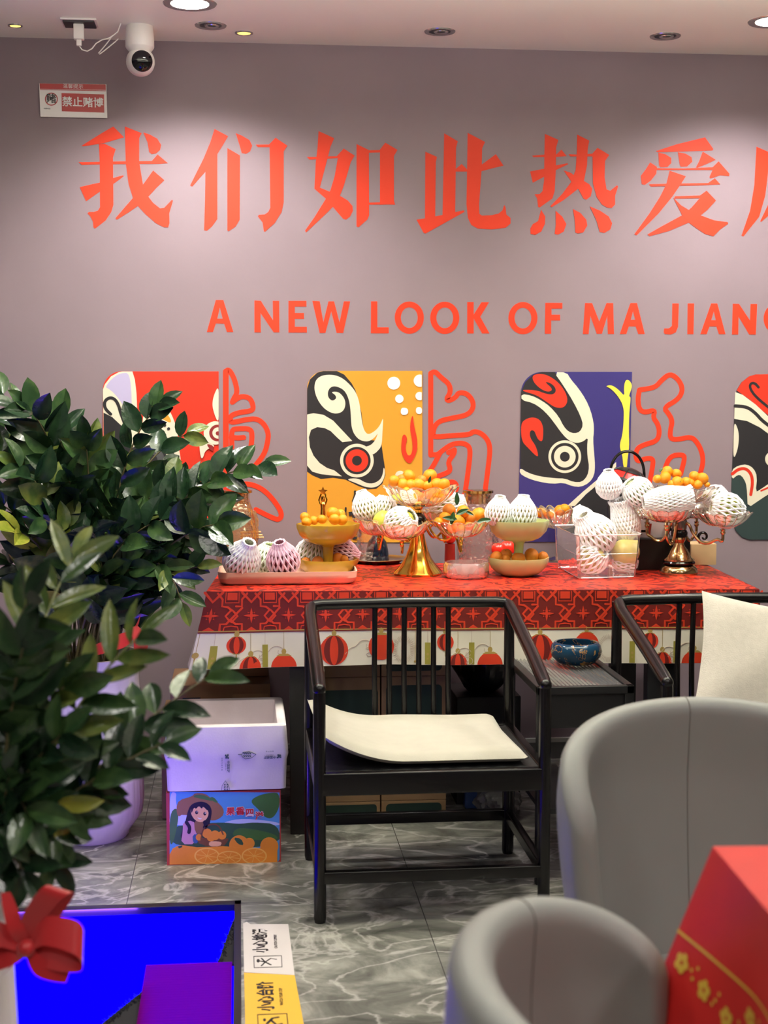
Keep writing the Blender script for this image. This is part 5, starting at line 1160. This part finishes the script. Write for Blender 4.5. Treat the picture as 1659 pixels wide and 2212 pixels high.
b.grid(lambda u, v: (lerp(MX0, MX1, u), lerp(MY0, MY1, v), .001+.006*abs(math.sin(PI*n_*v))), 8, n_*6)
m = bpy.data.materials.new('red_ribbed_mat'); m.use_nodes = True; nt = m.node_tree; nt.nodes.clear(); N = nt.nodes.new
o_ = N('ShaderNodeOutputMaterial'); mx = N('ShaderNodeMixShader'); mx.inputs[0].default_value = .26; d_ = N('ShaderNodeBsdfDiffuse'); d_.inputs[0].default_value = (*lin((112, 10, 36)), 1); e_ = N('ShaderNodeBsdfTranslucent'); e_.inputs[0].default_value = (.55, .06, .9, 1)
nt.links.new(d_.outputs[0], mx.inputs[1]); nt.links.new(e_.outputs[0], mx.inputs[2]); nt.links.new(mx.outputs[0], o_.inputs[0])
tag(b.build('ribbed_mat', m, smooth=60), 'purple red ribbed mat lying on the glowing blue floor panel', 'mat')
STY = mat('sticker_yellow', (240, 186, 66), .45); STW = mat('sticker_white', (222, 214, 216), .45); STK = mat('sticker_black', (40, 36, 36), .5)
zs2 = 660/1659; fz = lambda pts: fxy([(x*zs2, 1920+y*zs2) for x, y in pts], 0)
def ftext(b, body, x, y, size, mi, off=0):
    q = fz([(x, y)])[0]; b.text(body, size, ((q[0], q[1], .0016), (.0, 1, 0), (-1, .0, 0), (0, 0, 1)), 0, mi, off)
b = MB(); b.poly(fz([(1320,190),(1340,181),(1360,194),(1565,193),(1600,470),(1325,455)]), FF(.0), .0, .001, 0)
ftext(b, '小心地滑', 1418, 282, .041, 1, .0014); ftext(b, 'CAUTION SLIPPERY', 1497, 288, .0105, 1, .0002)
b.poly(fz([(1376,368),(1530,364),(1533,428),(1378,432)]), FF(0), .001, .0013, 1, [fz([(1380,371),(1526,367),(1529,425),(1382,429)])])
for pts, w in (([(1415,395),(1440,400),(1470,415)], .005), ([(1440,400),(1470,380),(1500,385)], .004), ([(1420,380),(1440,400),(1420,420)], .004)): b.strip(fz(pts), w, FF(0), .001, .0014, 1, 0)
b.poly(fz(circ(1402, 393, 9)), FF(0), .001, .0014, 1)
tag(b.build('floor_sticker', [STW, STK], smooth=0), 'white slippery floor warning sticker on the tiles beside the blue panel', 'sticker')
b = MB(); b.poly(fz([(1325,457),(1600,471),(1665,820),(1334,820)]), FF(0), 0, .001, 0)
ftext(b, '小心台阶', 1448, 585, .041, 1, .0014); ftext(b, 'WATCH YOUR STEP', 1527, 588, .0105, 1, .0002)
b.poly(fz([(1396,684),(1560,678),(1568,760),(1400,766)]), FF(0), .001, .0013, 1, [fz([(1401,688),(1555,682),(1562,756),(1405,761)])])
for pts, w in (([(1450,735),(1480,705),(1510,700)], .007), ([(1470,715),(1500,740),(1530,735)], .006)): b.strip(fz(pts), w, FF(0), .001, .0014, 1, 0)
b.poly(fz(circ(1436, 714, 8)), FF(0), .001, .0014, 1)
tag(b.build('floor_sticker', [STY, STK], smooth=0), 'yellow mind the step floor sticker at the bottom edge', 'sticker')
# ------------------------------------------------------------------ grey tub chairs
GL = mat('grey_leather', (136, 137, 135), .5, bump=.12, bscale=380, var=.03); GSEAM = mat('seam_thread', (112, 108, 105), .6)
def tub_chair(label, rimpx, rz, seam_a=0, HT=.78, R=.28, B=.23, low=.60, name='tub_chair'):
    p = atz(rimpx[0], rimpx[1], HT); bd = Vector((-math.sin(rz), math.cos(rz), 0)); c = p-bd*(B-.02); c.z = 0
    t = thing(name, label, 'chair', c, rz, 'grey leather tub chairs'); th = .055; PM_ = math.radians(106)
    def h(x): return low+(HT-low)*math.sqrt(max(0, 1-abs(x)**2.05))
    def pt(a, x, z, off):
        q = max(0, min(1, (z-.2)/(HT-.2))); s = .83+.21*math.sin(min(1, q*1.25)*PI/2)-.05*max(0, q-.75)*4
        return Vector(((R*s-off)*math.sin(a), (B*s-off)*math.cos(a), z))
    nu, nv = 72, 60
    def shell(u, v):
        x = math.sin((u*2-1)*PI/2); a = PM_*x; e = max(0, 1-(1-abs(x))/.06) if abs(x) > .94 else 0
        hh = h(x); T_ = th*math.sqrt(max(0, 1-e*e)); o0, o1 = th/2-T_/2, th/2+T_/2; zt_ = hh-T_*.45
        if v < .42: return pt(a, x, lerp(.18, zt_, v/.42), o0)
        if v > .58: return pt(a, x, lerp(.18, zt_, (1-v)/.42), o1)
        k = (v-.42)/.16*PI; m_ = (o0+o1)/2; q = pt(a, x, zt_, m_-(T_/2)*math.cos(k)); q.z = zt_+T_*.5*math.sin(k); return q
    b = MB(); b.grid(shell, nu, nv); sh = b.build('shell', GL, t, smooth=80)
    us = .5+math.asin(math.radians(seam_a)/PM_)/PI
    b = MB(); b.tube([shell(us, v)+Vector((0, -.0004, .0004)) for v in [.36+.6*i/50 for i in range(51)]], .0011, 5); b.build('seam', GSEAM, sh)
    b = MB(); b.lathe([(.001, .185), (R*.66, .185), (R*.72, .2), (R*.72, .25), (R*.64, .275), (.001, .28)], 40, mod=lambda r, z, a, i: (r*(1 if math.sin(a) < 0 else 1-.14*math.sin(a)), z)); b.build('seat', GL, t)
    for sx in (-1, 1):
        for sy in (-1, 1):
            b = MB(); b.tube([(sx*.12, sy*.11, .19), (sx*.19, sy*.18, 0)], [.014, .009], 10); b.build('leg', GBLK, t)
    return t
tub_chair('grey leather tub chair with a tall back, behind the red table', (1478, 1507), math.radians(3), R=.305, low=.57)
tub_chair('near grey leather tub chair left of the red table, cut by the bottom edge', (1008, 2028), math.radians(76), 42, HT=.75, B=.215)
# ------------------------------------------------------------------ red table at the right
RTZ = .79; cpt = atz(1540, 1822, RTZ); az = math.radians(3.6)
TXd = Vector((math.cos(az), -math.sin(az), 0)); TYd = Vector((-math.sin(az), -math.cos(az), 0))
t = thing('game_table', 'square table hidden under the gold trimmed red cloth at right', 'table', cpt+TXd*.45+TYd*.45-Vector((0, 0, RTZ)), -az)
b = MB(); b.box((-.44, -.44, RTZ-.06), (.44, .44, RTZ-.006), bev=.01); b.build('tabletop', BLACKM, t)
b = MB(); b.box((-.1, -.1, .02), (.1, .1, RTZ-.06), bev=.01); b.box((-.3, -.3, 0), (.3, .3, .03), bev=.01); b.build('pedestal', BLACKM, t)
RC = mat('red_velvet_cloth', (200, 30, 26), .6, sheen=.0, var=.08, vscale=12); RGOLD = mat('gold_embroidery', (214, 176, 66), .4)
def rtop(u, v): q = cpt+TXd*(u*.9)+TYd*(v*.9); return Vector((q.x, q.y, RTZ-(.004 if min(u, v, 1-u, 1-v) < .001 else 0)))
def rdrop(u, s, A, Bd, n=0):
    out = s*(.30*math.exp(-(u/.09)**1.2)+.05)+s*.06*math.sin(u*17+1.0)*min(1, u*5)
    al = -s*.10*math.exp(-u/.05)
    q = cpt+A*(u+al)+Bd*(-out-n); return Vector((q.x, q.y, RTZ-.004-s))
b = MB(); b.grid(rtop, 20, 20); b.grid(lambda u, v: rdrop(u*.9, v*.40, TYd, TXd), 70, 14); b.grid(lambda u, v: rdrop(u*.9, v*.40, TXd, TYd), 70, 14)
for A, Bd in ((TYd, TXd), (TXd, TYd)):
    for i in range(60):
        u0, u1 = .9*i/60, .9*(i+1)/60; s0 = .118
        b.add([rdrop(u0, s0, A, Bd, .001), rdrop(u1, s0, A, Bd, .001), rdrop(u1, s0+.004, A, Bd, .001), rdrop(u0, s0+.004, A, Bd, .001)], [(0, 1, 2, 3)], 1)
    for i in range(16):
        uc, sc = .03+.056*i, .152+.012*(i % 3)
        for j in range(5):
            a = 2*PI*j/5+i; ring = circ(uc+.0085*math.cos(a), sc+.0085*math.sin(a), .006, n=8)
            b.add([rdrop(x, y, A, Bd, .0012) for x, y in ring], [list(range(8))], 1)
        for j in range(3):
            ring = circ(uc+.022+.006*j, sc+.01*math.sin(j*2+i), .003, n=6); b.add([rdrop(x, y, A, Bd, .0012) for x, y in ring], [list(range(6))], 1)
tag(b.build('red_tablecloth', [RC, RGOLD], smooth=60), 'plain red cloth with gold flower embroidery over the table at right', 'tablecloth')
# ------------------------------------------------------------------ plants in ribbed pots
POTM = mat('white_ribbed_ceramic', (226, 216, 222), .35, var=.03); SOIL = mat('dark_soil', (40, 30, 24), .9)
def pot(name, label, c, R, Hh, ink=True):
    t = thing(name, label, 'potted plant', c)
    prof = [(.0005, .0), (R*.66, 0), (R*.70, .008), (R*.72, .02), (R*.96, .075), (R, .12), (R*.985, Hh*.45), (R*.94, Hh*.8), (R*.92, Hh*.93), (R*.99, Hh*.95), (R*1.0, Hh), (R*.93, Hh), (R*.86, Hh*.93), (R*.86, Hh*.85), (.0005, Hh*.85)]
    rnd = random.Random(3); amp = [rnd.uniform(0, .007) for _ in range(120)]
    def mod(r, z, a, i):
        if 4 <= i <= 8: r -= R*1.6*amp[int(a/(2*PI)*120) % 120]
        return (r, z)
    pr = [prof[0]]
    b = MB(); b.lathe(prof, 240, 0, None, mod=mod)
    po = b.build('pot', POTM, t, smooth=40)
    b = MB(); b.lathe([(.0005, Hh*.86), (R*.86, Hh*.86)], 30, capends=False); b.build('soil', SOIL, t)
    if ink:
        b = MB()
        for a, z0, z1, w in ((-1.52, .10, .29, .006), (-1.42, .11, .27, .0022), (-1.35, .12, .26, .002), (-1.28, .13, .25, .0025), (-1.15, .12, .18, .004), (-1.15, .2, .27, .003)):
            b.tube([(R*1.004*math.cos(a+.02*math.sin(9*j)), R*1.004*math.sin(a+.02*math.sin(9*j)), lerp(z0, z1, j/12)) for j in range(13)], [w*(.5+.6*abs(math.sin(j*1.1+a*9))) for j in range(13)], 5)
        b.build('brush_lettering', mat('blue_ink', (40, 36, 190), .4), po)
    return t
def leafcol(name, rgb, rgb2):
    m = bpy.data.materials.new(name); m.use_nodes = True; nt = m.node_tree; b = nt.nodes['Principled BSDF']; N = nt.nodes.new; Lk = nt.links.new
    tc = N('ShaderNodeTexCoord'); n = N('ShaderNodeTexNoise'); n.inputs['Scale'].default_value = 22; n.inputs['Detail'].default_value = 4; Lk(tc.outputs['Object'], n.inputs['Vector'])
    r = N('ShaderNodeValToRGB'); e = r.color_ramp.elements; e[0].position = .4; e[0].color = (*lin(rgb), 1); e[1].position = .68; e[1].color = (*lin(rgb2), 1)
    Lk(n.outputs[0], r.inputs[0]); Lk(r.outputs[0], b.inputs['Base Color']); b.inputs['Roughness'].default_value = .24; b.inputs['Specular IOR Level'].default_value = .55
    n2 = N('ShaderNodeTexNoise'); n2.inputs['Scale'].default_value = 60; Lk(tc.outputs['Object'], n2.inputs['Vector']); bp = N('ShaderNodeBump'); bp.inputs['Strength'].default_value = .35; bp.inputs['Distance'].default_value = .003
    Lk(n2.outputs[0], bp.inputs['Height']); Lk(bp.outputs[0], b.inputs['Normal']); return m
LV = [leafcol('leaf_dark', (24, 46, 30), (40, 66, 40)), leafcol('leaf_mid', (40, 66, 38), (66, 92, 50)), leafcol('leaf_light', (74, 96, 48), (120, 128, 62)), leafcol('leaf_yellowing', (128, 140, 50), (176, 168, 70)), mat('plant_stem', (92, 84, 54), .5), mat('plant_stem_pale', (128, 134, 84), .5)]
def frond(par, base, tip, npair, L, arch=.0, t0=.3, pal=(0, 0, 0, 1), facing=(0, -.75, .65), lean=(.25, .25, .8), W=.46, stem=4, rs=.005, seed=0):
    rnd = random.Random(seed); base, tip = Vector(base), Vector(tip); d = tip-base
    ctrl = base+Vector((d.x*lean[0], d.y*lean[1], d.z*lean[2]+arch)); b = MB()
    B_z = lambda t: base*(1-t)**2+ctrl*(2*t*(1-t))+tip*(t*t)
    b.tube([B_z(i/14) for i in range(15)], [rs*(1-.65*i/14) for i in range(15)], 7, stem)
    def leaf(p, dr, nm, LL, WW, mi):
        y = dr.normalized(); x = y.cross(nm).normalized(); z = x.cross(y); n = 6; v = []; f = []; cu = rnd.uniform(.02, .22); fo = rnd.uniform(.12, .34)
        for i in range(n+1):
            s = i/n; w = WW*(math.sin(PI*s**.92)**.68) if 0 < s < 1 else .02*WW
            for j in (-1, -.5, 0, .5, 1): v.append(p+x*(j*w/2)+y*(LL*s)+z*(-cu*LL*s*s+abs(j)*w*fo))
        for i in range(n):
            for j in range(4): f.append((i*5+j, i*5+j+1, (i+1)*5+j+1, (i+1)*5+j))
        b.add(v, f, mi)
    for i in range(npair):
        t_ = lerp(t0, .97, i/max(1, npair-1)); T = (B_z(min(1, t_+.02))-B_z(t_-.02)).normalized()
        N_ = (Vector(facing)+Vector((rnd.uniform(-.5, .5), rnd.uniform(-.35, .35), rnd.uniform(-.35, .35)))).normalized()
        S = T.cross(N_).normalized(); N_ = S.cross(T)
        for sg in (-1, 1):
            if rnd.random() < .04: continue
            a = rnd.uniform(.65, 1.05); LL = L*(.72+.38*math.sin(PI*(.15+.75*t_)))*rnd.uniform(.85, 1.12)
            leaf(B_z(min(1, t_+.012*sg)), S*(sg*math.cos(a)*1.25)+T*math.sin(a)+N_*rnd.uniform(-.1, .5), N_+S*rnd.uniform(-.5, .5), LL, LL*W*rnd.uniform(.88, 1.1), rnd.choice(pal))
    T = (tip-B_z(.95)).normalized(); leaf(tip, T, Vector(facing), L*.8, L*W*.75, rnd.choice(pal))
    return b.build('frond', LV, par, smooth=60, world=True)
pa_c = Vector((aty(197, 1700, 4.53).x, 4.53, 0)); Rp = .166; Hp = aty(197, 1428, 4.40).z
PA = pot('potted_zz_plant', 'tall glossy dark green plant in a white ribbed pot at the wall', pa_c, Rp, Hp)
SP = [(0,850,.02,8,.1),(62,885,-.1,8,.1),(130,905,.1,7,.1),(185,955,-.05,8,.1),(215,1000,.15,7,.1),(345,878,-.05,8,.092),(402,938,.12,5,.09),(566,1004,-.14,12,.1),(468,1132,-.2,3,.135),(392,1300,-.17,4,.1),(330,1150,-.08,7,.1),(285,1020,.1,7,.1),(330,1080,0,7,.1),(250,1080,-.15,7,.1),(150,1040,-.1,8,.1),(40,1010,-.15,8,.1),(-40,960,0,8,.1),(-20,1080,-.1,8,.1),(90,1120,-.17,7,.1),(440,1190,.05,6,.09),(410,1100,.1,8,.1),(200,1150,-.2,6,.1),(40,1150,-.2,4,.12),(300,1220,-.1,6,.1),(425,1225,-.02,5,.09),(140,1200,.1,6,.1),(350,1010,.12,6,.09),(440,1040,.06,8,.095),(465,1085,-.08,6,.1),(100,980,.15,8,.1),(10,930,.15,7,.1),(370,1180,.1,7,.1),(240,1200,.12,7,.1),(20,1220,0,6,.1),(330,1260,-.05,5,.09),(180,1090,.05,8,.1),(380,1040,-.02,8,.1),(70,1050,.05,8,.1),(270,1140,.15,8,.1),(420,1140,.16,7,.1),(140,1140,-.05,7,.1),(360,1120,-.12,7,.1)]
for i, (px, py, dy, npr, L) in enumerate(SP):
    a = i*2.4; r = .085*math.sqrt((i+.5)/len(SP))
    base = pa_c+Vector((r*math.cos(a), r*math.sin(a), Hp*.86)); tip = aty(px, py, 4.53+dy)
    if (px, py) == (392, 1300): frond(PA, base, tip, npr, L, .30, .7, (1, 2, 1), lean=(.7, .6, 1.1), seed=i); continue
    if (px, py) == (468, 1132): frond(PA, base, tip, npr, L, .03, .8, (0, 0, 1), (0.1, -1, .25), lean=(.35, .4, .85), W=.62, seed=i); continue
    pal = (3, 3, 2) if (px, py) == (40, 1150) else ((0, 0, 1) if i % 3 else (0, 1, 1, 2))
    frond(PA, base, tip, npr, L*1.13, .02, .38 if npr > 9 else .34, pal, seed=i, lean=(.22, .22, .85) if px < 560 else (.35, .35, .9), W=.54)
RIB = mat('red_satin_ribbon', (186, 28, 34), .35, sheen=.3)
def ribbon(b, pts, w, tw=(0, 0, 1)):
    P_ = [Vector(p) for p in pts]; v = []; f = []; q = []
    for i in range(len(P_)-1):
        for j in range(5):
            a = j/5; A, Bq, C, D = P_[max(i-1, 0)], P_[i], P_[i+1], P_[min(i+2, len(P_)-1)]
            q.append(.5*((2*Bq)+(C-A)*a+(2*A-5*Bq+4*C-D)*a*a+(3*Bq-A-3*C+D)*a**3))
    q.append(P_[-1]); tw = Vector(tw).normalized(); n = len(q)
    for i, p in enumerate(q): 
        s = w*(.55+.45*math.sin(PI*i/(n-1))); v += [p-tw*s/2, p+tw*s/2]
    for i in range(n-1): f.append((2*i, 2*i+1, 2*i+3, 2*i+2))
    b.add(v, f)
def bow(c, s, label, par=None):
    b = MB(); c = Vector(c); X, Z = _r, Vector((0, 0, 1)); Yc = Vector((0, -1, 0))
    W = lambda x, z, y=0: c+X*(x*s)+Z*(z*s)+Yc*(y*s)
    ribbon(b, [W(0, 0), W(.35, .35, .15), W(.95, .25, .25), W(1.0, -.1, .1), W(.45, -.12, .1), W(0, 0)], .62*s, (0, .45, 1))
    ribbon(b, [W(0, 0), W(.1, .5, .1), W(.5, 1.05, .15), W(.65, 1.0, -.1), W(.25, .35, -.1), W(0, 0)], .5*s, (.8, .3, -.4))
    ribbon(b, [W(0, 0), W(-.5, .3, .15), W(-.9, .15, .2), W(-.8, -.2, 0), W(-.3, -.1, .1), W(0, 0)], .55*s, (0, .4, 1))
    ribbon(b, [W(0, 0), W(-.15, .4, .2), W(-.35, 1.05, .1)], .3*s, (1, .3, 0)); ribbon(b, [W(0, 0), W(.25, -.3, .2), W(.75, -.55, .1)], .32*s, (.4, .3, 1)); ribbon(b, [W(0, 0), W(-.3, -.35, .15), W(-.75, -.8, .1)], .34*s, (.7, .3, .6))
    b.ball(W(0, 0, .08), .17*s); return b
c = aty(292, 1385, 4.40); b = MB()
ribbon(b, [c+Vector((-.14, -.02, -.03)), c+Vector((-.07, -.05, .0)), c+Vector((-.01, -.03, .02)), c+Vector((.015, 0, .07))], .05, (.2, .3, 1)); ribbon(b, [c+Vector((.0, -.03, .05)), c+Vector((.02, -.04, 0)), c+Vector((.01, -.035, -.06))], .045, (1, .4, 0))
b.build('ribbon', RIB, PA, world=True)
pb_c = Vector((aty(-190, 1950, 2.30).x, 2.30, 0)); Hb = aty(-40, 1935, 2.16).z
PB = pot('potted_zz_plant', 'near blurred green plant at the lower left whose pot wears a red bow', pb_c, .165, Hb, False)
SB = [(450,1462,.16,8,.088,.36,(0,1,1)),(352,1606,.0,7,.085,.42,(0,1,0)),(158,1205,.2,6,.105,.5,(2,1,2)),(300,1375,-.02,6,.1,.45,(1,2,2)),(60,1300,-.1,5,.1,.5,(0,0,1)),(50,1400,-.12,5,.1,.45,(0,1)),(140,1480,-.05,6,.09,.4,(1,1,2)),(130,1590,-.1,6,.09,.35,(0,1)),(205,1690,.0,4,.085,.35,(0,1,0)),(135,1745,-.05,5,.085,.35,(1,3,0)),(118,1805,-.05,4,.08,.35,(0,1,2)),(115,1862,-.03,4,.08,.4,(0,1)),(50,1880,-.1,4,.08,.4,(0,1)),(20,1680,-.12,6,.09,.3,(0,0,1)),(60,1760,-.12,5,.09,.35,(0,1)),(10,1560,-.05,6,.09,.35,(0,1)),(30,1480,.08,6,.09,.4,(0,1)),(110,1770,.08,6,.085,.3,(0,0)),(-30,1620,0,6,.09,.3,(0,1)),(-10,1800,-.1,5,.09,.3,(0,0,1))]
for i, (px, py, dy, npr, L, t0_, pal) in enumerate(SB):
    a = i*2.4; base = pb_c+Vector((.1+.035*math.cos(a), .03*math.sin(a), Hb*.86)); tip = aty(px, py, 2.34+dy)
    frond(PB, base, tip, npr, L, .0 if py < 1700 else .06, t0_, pal, seed=100+i, lean=(.35, .3, .7) if py < 1700 else (.5, .4, 1.3), W=.46 if i not in (2, 3) else .32, stem=5 if i in (2, 3) else 4, rs=.0045)
c = aty(58, 2045, 2.14); bow(c, .082, '').build('bow', RIB, PB, world=True, smooth=60)
